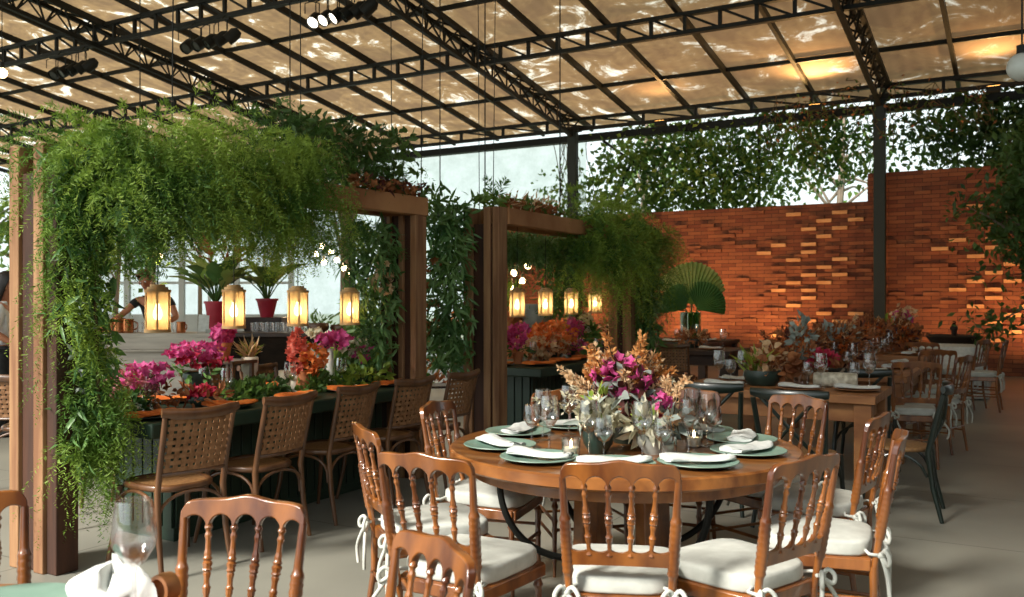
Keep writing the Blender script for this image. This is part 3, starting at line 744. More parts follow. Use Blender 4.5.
trestle('trestle_table', 'timber table in the middle of the trestle row, rust-coloured dried flowers on top', -2.45, -0.95, 8.6, 10.6, TZ, TRESTLE)
trestle('trestle_table', 'timber table at the far end of the trestle row by the brick wall', -2.45, -1.1, 11.6, 13.6, TZ, TRESTLE)
t = trestle('block_leg_table', 'dark timber table before the brick wall carrying the fan palm', -6.2, -4.3, 13.4, 15.2, TZ, DARKW)
trestle('block_leg_table', 'small dark timber table by the glowing wall with two cane chairs', -4.5, -3.4, 11.55, 12.55, TZ, DARKW)
t = thing('cloth_covered_table', 'small table under a plain white cloth near the brick wall', 'table', atd(948, 13.6))
mb = MB(); n = 48
prof = [(0.0, 0.77), (0.42, 0.77), (0.45, 0.76), (0.46, 0.6), (0.48, 0.3), (0.50, 0.02)]
vs = []
for i, (r, z) in enumerate(prof):
    for k in range(n):
        a = 2*PI*k/n; c, d = math.cos(a), math.sin(a); q = (abs(c)**6+abs(d)**6)**(-1/6)
        rr = r*(1 + (0.035*math.sin(9*a)*max(0, i-2)/3))
        vs.append((c*q*rr*1.1, d*q*rr, z))
mb.add(vs, [(i*n+k, i*n+(k+1) % n, (i+1)*n+(k+1) % n, (i+1)*n+k) for i in range(len(prof)-1) for k in range(n)])
mb.build('tablecloth', LINEN, t, sharp=1.2)
for sx in (-1, 1):
    for sy in (-1, 1): MB().box((sx*0.36, sy*0.34, 0.37), (0.05, 0.05, 0.74)).build('leg', DARKW, t)

# ------------------------------------------------------------------ tableware
def plate(name, m, r):
    return MB().lathe([(0.0, 0.004), (r*0.62, 0.004), (r*0.70, 0.010), (r*0.97, 0.016), (r, 0.019), (r*0.99, 0.022), (r*0.70, 0.016), (r*0.62, 0.010), (0.0, 0.009)], 48).build(name, m, sharp=0.9)
def napkin(name, m, L=0.30, W=0.13, H=0.030):
    """linen folded to a long roll with a loose lapped end, lying along X"""
    n, k = 22, 18; vs = []
    for i in range(n):
        u = i/(n-1); x = (u-0.5)*L; sc_ = 1.0 - 0.35*max(0, (u-0.72)/0.28)**2 - 0.12*max(0, (0.1-u)/0.1)
        for j in range(k):
            a = 2*PI*j/k; c, s = math.cos(a), math.sin(a)
            y = W/2*sc_*(abs(c)**0.8)*(1 if c > 0 else -1) + 0.012*math.sin(5*u+1)
            h = H*(0.55 + 0.45*math.cos(u*3.0 - 0.3)**2)*(0.8 + 0.25*math.sin(3*c+4*u)); z = h/2 + h/2*s*(abs(s)**-0.35 if abs(s) > 1e-3 else 1)
            vs.append((x + 0.012*math.sin(6*c+u), y, max(0.0, z)))
    fs = [(i*k+j, i*k+(j+1) % k, (i+1)*k+(j+1) % k, (i+1)*k+j) for i in range(n-1) for j in range(k)] + [tuple(range(k-1, -1, -1)), tuple(range((n-1)*k, n*k))]
    mb = MB().add(vs, fs)
    # lapped flap along the top
    vs = []; F = 12
    for i in range(F):
        u = i/(F-1); x = (u-0.5)*L*0.92
        for q in range(6):
            v = q/5; y = (-0.42 + v*(0.55 + 0.2*u))*W
            c_ = max(-1, min(1, y/(W/2))); vs.append((x, y, H*(0.55 + 0.45*math.cos((x/L+0.5)*3.0 - 0.3)**2)*(0.8 + 0.25*math.sin(3*c_+4*(x/L+0.5))) + 0.0035 - 0.006*(q in (0, 5))))
    mb.add(vs, [(i*6+q, (i+1)*6+q, (i+1)*6+q+1, i*6+q+1) for i in range(F-1) for q in range(5)])
    return mb.build(name, m, sharp=1.3)
def wine_glass(name, h=0.235, r=0.044):
    t = thing(name, 'x', 'glass')
    pf = [(0.034, 0.0), (0.034, 0.003), (0.012, 0.007), (0.0048, 0.014), (0.0042, h*0.38), (0.007, h*0.42), (0.022, h*0.46), (r*0.95, h*0.60), (r, h*0.68), (r*0.92, h*0.85), (r*0.80, h), (r*0.77, h), (r*0.89, h*0.85), (r*0.97, h*0.68), (r*0.92, h*0.605), (0.020, h*0.475), (0.0, h*0.46)]
    MB().lathe([(0.0, 0.0)] + pf[:6], 20).build('stem', GLASS, t, sharp=1.3)
    MB().lathe(pf[5:], 20).build('bowl', GLASS, t, sharp=1.3)
    return t
PLS, PLD = Maker(plate('charger_plate', SAGE, 0.172)), Maker(plate('charger_plate', BLACKP, 0.16))
NPW, NPO = Maker(napkin('folded_napkin', LINEN)), Maker(napkin('folded_napkin', NAPO, 0.30, 0.17, 0.03))
tag(PLS.p, 'x', 'plate'); tag(PLD.p, 'x', 'plate'); tag(NPW.p, 'x', 'napkin'); tag(NPO.p, 'x', 'napkin')
WG, WGS = Maker(wine_glass('wine_glass')), Maker(wine_glass('water_glass', 0.17, 0.040))

# round table places, counted round from the chair that is square to the camera
seats = ('before the square-on chair', 'by the chair with the corner bow', 'before the edge-on chair with hanging ties', 'by the slim chair at the timber leg',
         'before the pale-topped chair', 'behind the dried bouquet', 'at the back, beyond the paired wine glasses', 'before the dark-toned chair', 'before the edge-on chair with the white bow', 'before the chair at the table end')
PA = [-70, -35, 4, 37, 70, 106, 141, 177, -140, -104]
for k, a in enumerate(PA):
    if k == 5: continue
    a = math.radians(a); p = RT + Vector((math.cos(a)*0.60, math.sin(a)*0.60, RTZ))
    PLS.put(p, 0, 'sage charger plate on the round table ' + seats[k], 'sage plates on the round table')
    NPW.put(p + Vector((0, 0, 0.021)), a + PI/2 + (0.5, -0.25, -0.3, -0.35, -0.2, 0.1, 0.2, 0.35, 0.5, 0.35)[k], 'white napkin folded on the sage plate ' + seats[k], 'white napkins on the round table', scale=0.95)
    for j, (mk, da, rr, nm) in enumerate(((WG, 0.27, 0.40, 'tall wine glass'), (WGS, 0.46, 0.44, 'shorter water glass'))):
        if k == 4 or (j == 1 and k in (1, 3, 6, 8)): continue
        q = RT + Vector((math.cos(a+da)*rr, math.sin(a+da)*rr, RTZ))
        mk.put(q, k*0.7, nm + ' on the round table ' + seats[k], 'glasses on the round table', scale=1.08)
# table close to the camera
for k, a in enumerate((73, 112, 150, 38)):
    a = math.radians(a); p = FT + Vector((math.cos(a)*0.60, math.sin(a)*0.60, RTZ))
    lab = ('in the middle of the bottom edge', 'at the bottom corner under the timber posts', 'cut by the picture corner', 'below the blurred lone chair')[k]
    if k == 1: PLS.put(p, 0, 'blurred sage plate on the close table, ' + lab, 'plates on the close table')
    if k in (0, 1): WG.put(FT + Vector((math.cos(a+0.28)*0.70, math.sin(a+0.28)*0.70, RTZ)), 0.3*k, 'blurred wine glass on the close table, ' + lab, 'glasses on the close table', scale=1.1)
# crumpled white napkin standing on the close table
p = at(112, 600, 0.78); t = thing('crumpled_napkin', 'crumpled white napkin heaped on the close table, wooden ring beside it', 'napkin', (p.x, p.y, RTZ+0.02))
n, k = 10, 26; vs = []
for i in range(n):
    u = i/(n-1)
    for j in range(k):
        a = 2*PI*j/k; r = 0.075*math.cos(u*PI/2)**0.8*(1 + 0.25*math.sin(5*a+2*u) + 0.14*math.sin(9*a-3*u))
        vs.append((r*1.25*math.cos(a), r*math.sin(a), 0.062*math.sin(u*PI/2)*(1 + 0.35*math.sin(3*a+1) + 0.15*math.sin(8*a)) + 0.01*math.sin(7*a)*u))
MB().add([(x, y, max(z, 0)) for x, y, z in vs], [(i*k+j, i*k+(j+1) % k, (i+1)*k+(j+1) % k, (i+1)*k+j) for i in range(n-1) for j in range(k)]).build('linen', LINEN, t, sharp=1.4)
MB().lathe([(0.024, -0.02), (0.032, -0.018), (0.034, 0.0), (0.032, 0.018), (0.024, 0.02), (0.022, 0.0)], 24, (0.13, 0.04, 0.033), Matrix.Rotation(PI/2, 3, 'X'), close=True).build('napkin_ring', TRESTLE, t)

# first green table: places by chair, counted from the fern drape
for i, y in enumerate((3.47, 4.07, 4.66, 5.22, 5.70)):
    for side, x in (('chair', -4.44), ('bar', -5.0)):
        w = '%s from the fern drape, %s side of the first green table' % (ordn[i], side)
        if side == 'bar' and i not in (1, 3): continue
        PLD.put((x, y, GZ), 0, 'dark charger plate, ' + w, 'dark plates on the first green table')
        NPO.put((x + (0.02 if side == 'chair' else -0.02), y, GZ+0.021), PI/2 + 0.25*(-1)**i, 'orange napkin, ' + w, 'orange napkins on the first green table')
        WG.put((x + (-0.20 if side == 'chair' else 0.15), y+0.17, GZ), 0, 'wine glass, ' + w, 'glasses on the first green table')
for i, y in enumerate((8.2, 8.8, 9.35, 9.85)):
    w = '%s along the second green table' % ordn[i]
    PLD.put((-4.42, y, GZ), 0, 'dark charger plate, ' + w, 'dark plates on the second green table')
    NPO.put((-4.40, y, GZ+0.021), PI/2-0.2, 'orange napkin laid on a dark plate, ' + w, 'orange napkins on the second green table', scale=1.15)
    WG.put((-4.60, y+0.22, GZ), 0, 'wine glass, ' + w, 'glasses on the second green table')
PLD.put((-4.80, 8.05, GZ), 0, 'dark charger plate at the head of the second green table', 'dark plates on the second green table')
NPO.put((-4.80, 8.04, GZ+0.021), 0.1, 'orange napkin at the head of the second green table', 'orange napkins on the second green table')
# trestle tables
PLW = Maker(plate('woven_placemat_plate', mat('rattan_plate', '#8a5a34', '#a8744a', (30, 30, 30), 0.7), 0.17)); tag(PLW.p, 'x', 'plate')
tr = [((676+i*0, 0), 0) for i in range(0)]
def tset(p, rz, where, g, glasses=2):
    PLW.put(p, 0, 'brown woven charger ' + where, 'woven chargers on ' + g)
    NPW.put(Vector(p) + Vector((0, 0, 0.021)), rz, 'white napkin ' + where, 'white napkins on ' + g)
    off = Vector((-math.sin(rz), math.cos(rz), 0))
    for j in range(glasses):
        (WG, WGS)[j].put(Vector(p) + off*(0.24+0.03*j) + Vector((math.cos(rz), math.sin(rz), 0))*(0.10 - 0.11*j), 0, ('wine glass ' if j == 0 else 'water glass ') + where, 'glasses on ' + g, scale=1.15)
g = 'the log table'
tset((-2.10, 6.97, TZ), 0.05, 'on the log table before the cross-back chair behind the wine glasses', g)
tset((-1.52, 6.97, TZ), -0.05, 'on the log table next to the birch log', g)
tset((-1.13, 7.10, TZ), 0.2, 'on the log table at its open corner', g)
tset((-2.1, 7.42, TZ), PI, 'on the log table on the side away from the cross-back chairs', g, 1)
g = 'the middle trestle table'
for i, (x, y, rz) in enumerate(((-1.22, 8.85, PI/2), (-1.2, 9.55, PI/2), (-1.2, 10.25, PI/2), (-1.75, 8.82, 0))):
    tset((x, y, TZ), rz, 'on the middle trestle table, ' + ('at the corner by the hanging tie chair', 'second along the open side', 'third along the open side', 'at the end above the cross-back chair', 'first along the bouquet side', 'second along the bouquet side')[i], g)
g = 'the far trestle table'
for i, (x, y, rz) in enumerate(((-1.3, 11.95, PI/2), (-1.3, 12.7, PI/2))):
    tset((x, y, TZ), rz, 'on the far trestle table, ' + ('first along the open side', 'second along the open side', 'on the bouquet side')[i], g)
tset((-4.95, 13.66, TZ), 0, 'on the fan palm table edge', 'the fan palm table', 2)
tset((-4.5, 14.2, TZ), PI/2, 'on the fan palm table corner', 'the fan palm table', 1)
tset((-3.75, 11.85, TZ), 0, 'on the dark table by the glowing wall', 'the dark table', 1)
# birch log block on the trestle table
t = thing('birch_log', 'pale split birch log lying on the timber table', 'log', (-1.32, 6.98+0.33, TZ), 0.1)
mb = MB(); mb.lathe([(0.0, -0.16), (0.052, -0.16), (0.058, -0.15), (0.06, 0.0), (0.057, 0.15), (0.05, 0.16), (0.0, 0.16)], 18, (0, 0, 0.058), Matrix.Rotation(PI/2, 3, 'Y') )
mb.build('bark', mat('birch_bark', '#a89c84', '#e4dcc8', (22, 22, 22), 0.8, bump=0.3), t, sharp=0.6)
MB().tube([(0.03, 0.02, 0.10), (0.06, 0.05, 0.14)], [0.014, 0.011], 8).build('branch_stub', BARK, t)
# candles
def votive(name='votive_candle', r=0.034, h=0.075):
    t = thing(name, 'x', 'candle')
    MB().lathe([(0.0, 0.0), (r, 0.0), (r*1.08, h), (r*1.0, h), (r*0.92, 0.006), (0.0, 0.006)], 24).build('glass_cup', GLASS, t, sharp=0.8)
    MB().lathe([(0.0, 0.007), (r*0.86, 0.007), (r*0.88, h*0.55), (0.0, h*0.55)], 20).build('wax', WAX, t, sharp=0.8)
    MB().ball((0, 0, h*0.55+0.012), 0.006, 8, (1, 1, 2)).build('flame', FLAME, t)
    return t
VT = Maker(votive())
for (px, py, lab) in ((571, 458, 'clear glass votive candle on the round table behind the front napkin'), (694, 447, 'amber votive candle on the round table beside the tall wine glasses'), (668, 455, 'low votive candle beside the gray bowl of cream poinsettia')):
    VT.put(at(px, py, RTZ), 0, lab, 'votive candles on the round table', scale=1.15)
for (x, y, lab) in ((-1.65, 10.0, 'candle behind the rusty flowers on the middle trestle table'), (-4.8, 4.6, 'votive candle among the ferns of the first green table'), (-4.75, 8.7, 'votive candle on the second green table')):
    VT.put((x, y, TZ if x > -3 else GZ), 0, lab, 'votive candles among the flowers', scale=1.3)
def pillar_candle(p, lab, h=0.2, r=0.05):
    t = thing('hurricane_candle', lab, 'candle', p)
    MB().lathe([(0, 0), (r*1.5, 0), (r*1.5, 0.01), (r*0.5, 0.02), (r*0.5, 0.05), (r*1.3, 0.06), (r*1.3, h+0.08), (r*1.25, h+0.08), (r*1.25, 0.066), (0, 0.066)], 24).build('glass_chimney', glassmat('amber_glass', (1, 0.86, 0.66)), t, sharp=0.6)
    MB().lathe([(0, 0.067), (r*0.8, 0.067), (r*0.8, h*0.8), (0, h*0.8)], 18).build('candle', WAX, t, sharp=0.6)
    MB().ball((0, 0, h*0.8+0.02), 0.010, 8, (1, 1, 2)).build('flame', FLAME, t)
pillar_candle((-1.85, 11.9, TZ), 'hurricane candle on the far trestle table beside the green column', 0.24, 0.055)
pillar_candle((-1.35, 13.3, TZ), 'hurricane candle at the far trestle table corner', 0.2, 0.05)
t = thing('candle_cluster', 'block of three fat cream candles among the flowers of the first green table', 'candles', (-4.78, 4.62+0.35, GZ), 0.3)
for dx, dy, h in ((-0.045, 0, 0.16), (0.045, 0.01, 0.13), (0.0, 0.075, 0.19)):
    MB().lathe([(0, 0), (0.04, 0), (0.042, h*0.5), (0.04, h), (0.03, h-0.008), (0, h-0.012)], 20, (dx, dy, 0)).build('candle', WAX, t, sharp=0.7)
# ------------------------------------------------------------------ plant builders
def inball(n, c, r, flat=True):
    d = nrm(NR.normal(size=(n, 3)))*(NR.uniform(0.25, 1, (n, 1))**0.45)
    return np.array(c) + d*np.array(r), d
def blossoms(name, C, r, m, parent, petals=5, up=0.5):
    C = np.asarray(C, float); n = len(C); ax = rdir(n, up=up)
    u = nrm(np.cross(ax, NR.normal(size=(n, 3)))); w = np.cross(ax, u); P, D, N = [], [], []
    for k in range(petals):
        a = 2*PI*k/petals
        d = u*math.cos(a) + w*math.sin(a)
        P.append(C); D.append(nrm(d + ax*0.45)); N.append(ax)
    k = len(P); rr = np.tile(NR.uniform(0.75, 1.25, n)*r, k)
    return leaf_mesh(name, np.concatenate(P), np.concatenate(D), rr, rr*0.85, m, parent, N=np.concatenate(N), fold=0.12)
def plumes(name, base, tips, m, parent, n=70, w=0.05, ll=0.02):
    P, D = [], []
    for b, t in zip(base, tips):
        b, t = np.array(b), np.array(t); s = NR.uniform(0.35, 1, n)**0.7
        q = b + (t-b)*s[:, None]; rad = w*(1.15-s)*NR.uniform(0.3, 1, n)
        dd = nrm(NR.normal(size=(n, 3))); P.append(q + dd*rad[:, None]); D.append(nrm(dd + nrm(t-b)*0.8))
    P = np.concatenate(P)
    return leaf_mesh(name, P, np.concatenate(D), NR.uniform(0.7, 1.4, len(P))*ll, ll*0.55, m, parent)
def stems(name, base, tips, m, parent, r=0.003):
    mb = MB()
    for b, t in zip(base, tips):
        b, t = Vector(b), Vector(t); mid = (b+t)/2 + Vector((0, 0, 0.08*(t-b).length))
        mb.tube([b, mid, t], r, 5)
    return mb.build(name, m, parent, sharp=1.2)
def comp(parent, spec):
    for nm, kind, m, n, c, r, size in spec:
        P, d = inball(n, c, r)
        if kind == 'blossom': blossoms(nm, P, size, m, parent)
        elif kind == 'leaf': leaf_mesh(nm, P, d + rdir(n, up=0.3)*0.7, NR.uniform(0.7, 1.3, n)*size, NR.uniform(0.7, 1.2, n)*size*0.42, m, parent, kind='long', curl=-0.15)
        elif kind == 'round': leaf_mesh(nm, P, d + rdir(n, up=0.3)*0.7, NR.uniform(0.7, 1.3, n)*size, NR.uniform(0.7, 1.2, n)*size*0.75, m, parent, kind='long', curl=-0.1)
        elif kind == 'blade':
            b = np.array(c) + NR.normal(size=(n, 3))*0.012; dd = d*np.array([1, 1, 0.6]) + np.array([0, 0, 0.9])
            leaf_mesh(nm, b, dd, NR.uniform(0.7, 1.2, n)*size, size*0.10, m, parent, kind='long', curl=-0.25)
        elif kind == 'plume':
            b = np.array(c) + NR.normal(size=(n, 3))*np.array([0.03, 0.03, 0.01]); tip = np.array(c) + nrm(d*np.array([1, 1, 0.5]) + np.array([0, 0, 0.55]))*np.array(r)*NR.uniform(0.7, 1.15, (n, 1))
            plumes(nm, b, tip, m, parent, n=70, w=0.04, ll=size)
            stems(nm + '_stems', b, tip, STEM, parent)
        elif kind == 'needle':
            P2, D2, L2, W2 = sprays(P, d + np.array([0, 0, 0.3]), np.full(n, size*4), 0.5, 26, size, size*0.12)
            leaf_mesh(nm, P2, D2, L2, W2, m, parent)
def vessel(parent, prof, m, name='vase', n=28, c=(0, 0, 0)):
    return MB().lathe(prof, n, c).build(name, m, parent, sharp=0.9)
def bowlprof(r, h, rb=None):
    rb = rb or r*0.55
    return [(0, 0), (rb, 0), (rb*1.05, 0.006), (r*0.92, h*0.35), (r, h*0.65), (r*0.93, h), (r*0.87, h), (r*0.92, h*0.65), (r*0.8, h*0.35), (0, h*0.3)]
def plant(name, label, cat, loc, spec, ves=None, group=None, vname='vase'):
    t = thing(name, label, cat, loc, 0, group)
    if ves: vessel(t, ves[0], ves[1], vname)
    comp(t, spec); return t

# ------------------------------------------------------------------ flower arches
def arch(label, lposts, rposts, beams, yl, yr):
    t = thing('timber_flower_arch', label, 'arch', (-4.5, (yl+yr)/2, 0)); o = Vector(t.location)
    for ps, y in ((lposts, yl), (rposts, yr)):
        for x, w, dk in ps:
            h = 2.3 if y == yl and not dk else 2.15
            MB().box((x-o.x, y-o.y + (0.012 if dk else 0), h/2), (w, 0.13 if dk else 0.15, h)).build('shaded_board' if dk else 'post', SHADEDB if dk else POSTW, t, bevel=0.006)
    for p, q in beams:
        MB().bar(Vector((*p, 2.225))-o, Vector((*q, 2.225))-o, 0.10, 0.15).build('top_beam', BEAM, t, bevel=0.006)
    for y in (yr,):
        xs = [q[0] for q in rposts]
        MB().bar((min(xs)-0.06-o.x, y-o.y, 2.19), (max(xs)+0.02-o.x, y-o.y, 2.19), 0.08, 0.09).build('cross_piece', BEAM, t, bevel=0.004)
    return t
SHADEDB = mat('shaded_timber_board', '#2c180e', '#4a2a18', (14, 14, 1.5), 0.75, bump=0.3, detail=6)  # darker colour stands in for shade on the post sides and gaps
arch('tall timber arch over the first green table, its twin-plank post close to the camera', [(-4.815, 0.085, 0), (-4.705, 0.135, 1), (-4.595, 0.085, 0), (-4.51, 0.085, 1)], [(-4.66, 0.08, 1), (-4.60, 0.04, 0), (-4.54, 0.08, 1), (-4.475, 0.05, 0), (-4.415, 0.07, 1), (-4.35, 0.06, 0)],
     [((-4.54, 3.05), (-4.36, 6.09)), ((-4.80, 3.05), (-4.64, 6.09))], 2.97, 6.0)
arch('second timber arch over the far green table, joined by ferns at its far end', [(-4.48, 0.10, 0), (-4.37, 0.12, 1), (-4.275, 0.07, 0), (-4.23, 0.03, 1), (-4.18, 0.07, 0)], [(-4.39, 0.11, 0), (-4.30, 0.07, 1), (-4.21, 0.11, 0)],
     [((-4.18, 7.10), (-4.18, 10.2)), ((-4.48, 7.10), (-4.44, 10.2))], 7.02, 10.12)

def curve_pts(n, y, x, z):
    return np.stack([NR.uniform(*x, n), NR.uniform(*y, n), NR.uniform(*z, n)], 1)
def fern_part(t, name, O, D, length, droop, nl, ll, lw, m, low0=None):
    o = np.array(t.location); P, D2, L, W = sprays(O - o, D, length, droop, nl, ll, lw)
    low = 1.74 + 0.10*np.sin((P[:, 1]+o[1])*7.0) + 0.05*np.sin((P[:, 1]+o[1])*17.0); k = (P[:, 2]+o[2] > low + (0 if low0 is None else low0)) | (low0 is None); P, D2, L, W = P[k], D2[k], L[k], W[k]
    return leaf_mesh(name, P, D2, L, W, m, t)
def leaf_part(t, name, O, D, L, W, m, kind='long', curl=-0.2):
    return leaf_mesh(name, O - np.array(t.location), D, L, W, m, t, kind=kind, curl=curl)
def out_dir(n, x=0.6, up=0.5, sd=0.7):
    d = NR.normal(size=(n, 3))*sd; d[:, 0] += x; d[:, 2] += up
    return d
U = NR.uniform
def tufts(n, y, x, z, k, sg, out=(0.35, 0, 0.35)):
    c = curve_pts(k, y, x, z); i = NR.integers(0, k, n); d = NR.normal(size=(n, 3)); return c[i] + d*sg, d*0.8 + np.array(out)
# 1 crown of the first arch: a big airy mound of asparagus fern spilling over the beam
t = thing('asparagus_fern_garland', 'great mound of bright feathery fern spilling over the top of the first timber arch', 'fern garland', (-4.5, 3.9, 2.3))
n = 520; O, D = tufts(n, (2.97, 4.85), (-4.75, -4.2), (2.06, 2.42), 36, 0.07, (0.3, 0, 0.18))
fern_part(t, 'crown_sprays', O, D, U(0.2, 0.48, n), 0.9, 64, 0.048, 0.0065, FERN, 0.0)
n = 540; O, D = tufts(n, (3.0, 4.5), (-4.35, -4.05), (1.98, 2.45), 26, 0.06, (0.45, 0, -0.05))
fern_part(t, 'spilling_sprays', O, D, U(0.2, 0.45, n), 1.2, 64, 0.048, 0.0065, FERN, 0.0)
n = 230; O, D = tufts(n, (3.0, 4.6), (-4.7, -4.1), (1.85, 2.25), 18, 0.07, (0.1, 0, -0.5))
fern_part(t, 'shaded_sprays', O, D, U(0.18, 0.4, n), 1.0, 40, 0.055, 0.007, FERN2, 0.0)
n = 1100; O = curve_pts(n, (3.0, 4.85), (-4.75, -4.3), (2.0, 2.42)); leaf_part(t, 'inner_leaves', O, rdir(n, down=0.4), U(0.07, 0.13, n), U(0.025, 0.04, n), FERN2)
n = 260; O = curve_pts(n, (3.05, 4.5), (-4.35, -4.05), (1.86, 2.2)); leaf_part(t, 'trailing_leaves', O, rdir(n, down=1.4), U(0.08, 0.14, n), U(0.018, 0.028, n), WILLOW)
for yy, zb, k, wd in ((3.22, 1.50, 60, 0.08), (3.42, 1.78, 40, 0.07), (3.85, 1.85, 30, 0.09), (4.22, 1.75, 80, 0.11), (4.45, 1.75, 50, 0.08)):
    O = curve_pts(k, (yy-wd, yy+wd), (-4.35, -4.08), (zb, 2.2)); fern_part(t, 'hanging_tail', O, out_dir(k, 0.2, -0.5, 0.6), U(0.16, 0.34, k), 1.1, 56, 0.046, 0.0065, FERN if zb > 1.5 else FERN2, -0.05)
# 2 curtain hanging beside the twin-plank post
t = thing('hanging_fern_drape', 'long curtain of fern and willow leaves hanging down the twin-plank post almost to the floor', 'fern garland', (-4.4, 3.2, 1.3))
n = 300; O = curve_pts(n, (2.92, 3.18), (-4.56, -4.36), (0.62, 2.25)); O[:, 1] = np.where(O[:, 2] > 1.35, O[:, 1]-0.06, O[:, 1]+0.02)
fern_part(t, 'fern_sprays', O, out_dir(n, 0.15, -0.7, 0.6), U(0.14, 0.28, n), 1.2, 54, 0.044, 0.006, FERN)
n = 130; O = curve_pts(n, (3.06, 3.26), (-4.5, -4.3), (0.5, 0.95)); fern_part(t, 'low_fern_tail', O, out_dir(n, 0.2, -0.9, 0.5), U(0.15, 0.28, n), 0.8, 40, 0.05, 0.006, FERN)
n = 800; O = curve_pts(n, (2.95, 3.2), (-4.57, -4.38), (0.6, 2.3)); O[:, 1] = np.where(O[:, 2] > 1.3, O[:, 1]-0.05, O[:, 1]+0.03); leaf_part(t, 'willow_leaves', O, rdir(n, down=1.2), U(0.08, 0.15, n), U(0.018, 0.03, n), WILLOW)
n = 500; O = curve_pts(n, (3.07, 3.22), (-4.6, -4.38), (0.6, 2.2)); leaf_part(t, 'dark_leaves', O, rdir(n, down=1.0), U(0.08, 0.13, n), U(0.03, 0.045, n), FERN2)
n = 34; O = curve_pts(n, (2.92, 3.05), (-4.5, -4.4), (0.95, 1.7)); leaf_part(t, 'silver_leaves', O, rdir(n, down=0.8), U(0.07, 0.12, n), U(0.016, 0.024, n), SILVER)
MB().tube([Vector((-4.42, 3.12, 2.3))-t.location, Vector((-4.40, 3.10, 1.4))-t.location, Vector((-4.38, 3.12, 0.55))-t.location], 0.01, 6).build('rope', STEM, t)
# 3 mixed dried flowers and dark fern along the far half of the first arch
t = thing('mixed_top_garland', 'dark fern and russet dried flowers on top of the far end of the first arch', 'garland', (-4.5, 5.5, 2.3))
n = 300; O = curve_pts(n, (4.5, 6.0), (-4.85, -4.4), (2.3, 2.66)); O[:, 2] += 0.12 - 0.16*np.maximum(0, O[:, 1]-5.5)
fern_part(t, 'dark_sprays', O, out_dir(n, 0.0, 0.8, 0.6), U(0.2, 0.42, n), 0.8, 40, 0.06, 0.0075, FERN2)
n = 1100; O = curve_pts(n, (4.6, 6.1), (-4.85, -4.35), (2.25, 2.82)); leaf_part(t, 'broad_leaves', O, rdir(n), U(0.06, 0.12, n), U(0.03, 0.045, n), VINE2)
n = 120; O = curve_pts(n, (5.2, 6.0), (-4.48, -4.32), (2.31, 2.40)); blossoms('russet_flowers', O - np.array(t.location), 0.035, RUST, t)
n = 70; O = curve_pts(n, (4.9, 5.5), (-4.6, -4.35), (2.3, 2.7)); leaf_part(t, 'straw_leaves', O, rdir(n), U(0.06, 0.12, n), U(0.02, 0.03, n), PEACH)
n = 80; O = curve_pts(n, (5.3, 6.1), (-4.45, -4.3), (2.31, 2.4)); leaf_part(t, 'reddish_leaves', O, rdir(n, up=0.2), U(0.05, 0.09, n), U(0.02, 0.03, n), MAROON)
# 4 garland on the inner face of the far post of the first arch
t = thing('post_garland', 'dark leafy garland hanging inside the far post of the first arch above the orchids', 'garland', (-4.6, 5.7, 1.6))
n = 240; O = curve_pts(n, (5.15, 5.88), (-4.85, -4.42), (1.75, 2.15)); O[:, 2] -= 0.35*np.maximum(0, O[:, 1]-5.3)
fern_part(t, 'fern_sprays', O, out_dir(n, 0.0, -0.6, 0.6), U(0.2, 0.4, n), 1.0, 38, 0.06, 0.0075, FERN2, 0.10)
n = 900; O = curve_pts(n, (5.62, 5.9), (-4.85, -4.45), (0.95, 2.1)); leaf_part(t, 'dark_leaves', O, rdir(n, down=1.0), U(0.08, 0.15, n), U(0.022, 0.036, n), WILLOW)
n = 300; O = curve_pts(n, (5.6, 5.9), (-4.85, -4.45), (0.95, 1.9)); leaf_part(t, 'fern_green_leaves', O, rdir(n, down=0.5), U(0.08, 0.13, n), U(0.022, 0.036, n), FERN2)
n = 30; O = curve_pts(n, (5.66, 5.82), (-4.56, -4.44), (1.5, 1.75)); blossoms('pale_flowers', O - np.array(t.location), 0.042, PEACH, t)
# 5 outer post of the second arch
t = thing('post_garland', 'column of dark willow leaves and russet blooms on the outer side of the second arch', 'garland', (-4.55, 6.75, 1.6))
n = 1100; O = curve_pts(n, (6.55, 6.92), (-4.75, -4.38), (0.85, 2.3)); leaf_part(t, 'willow_leaves', O, rdir(n, down=0.9), U(0.09, 0.16, n), U(0.022, 0.034, n), WILLOW)
n = 500; O = curve_pts(n, (6.6, 6.92), (-4.72, -4.4), (0.9, 2.35)); leaf_part(t, 'dark_leaves', O, rdir(n, down=0.8), U(0.09, 0.15, n), U(0.025, 0.04, n), FERN2)
n = 90; O = curve_pts(n, (6.45, 6.75), (-4.9, -4.6), (1.1, 1.85)); blossoms('russet_flowers', O - np.array(t.location), 0.045, RUST, t)
n = 120; O = curve_pts(n, (6.45, 6.85), (-4.85, -4.45), (2.1, 2.45)); leaf_part(t, 'top_leaves', O, rdir(n, up=0.6), U(0.08, 0.13, n), U(0.025, 0.04, n), VINE)
MB().tube([Vector((-4.55, 6.85, 2.3))-t.location, Vector((-4.55, 6.83, 0.9))-t.location], 0.01, 6).build('rope', STEM, t)
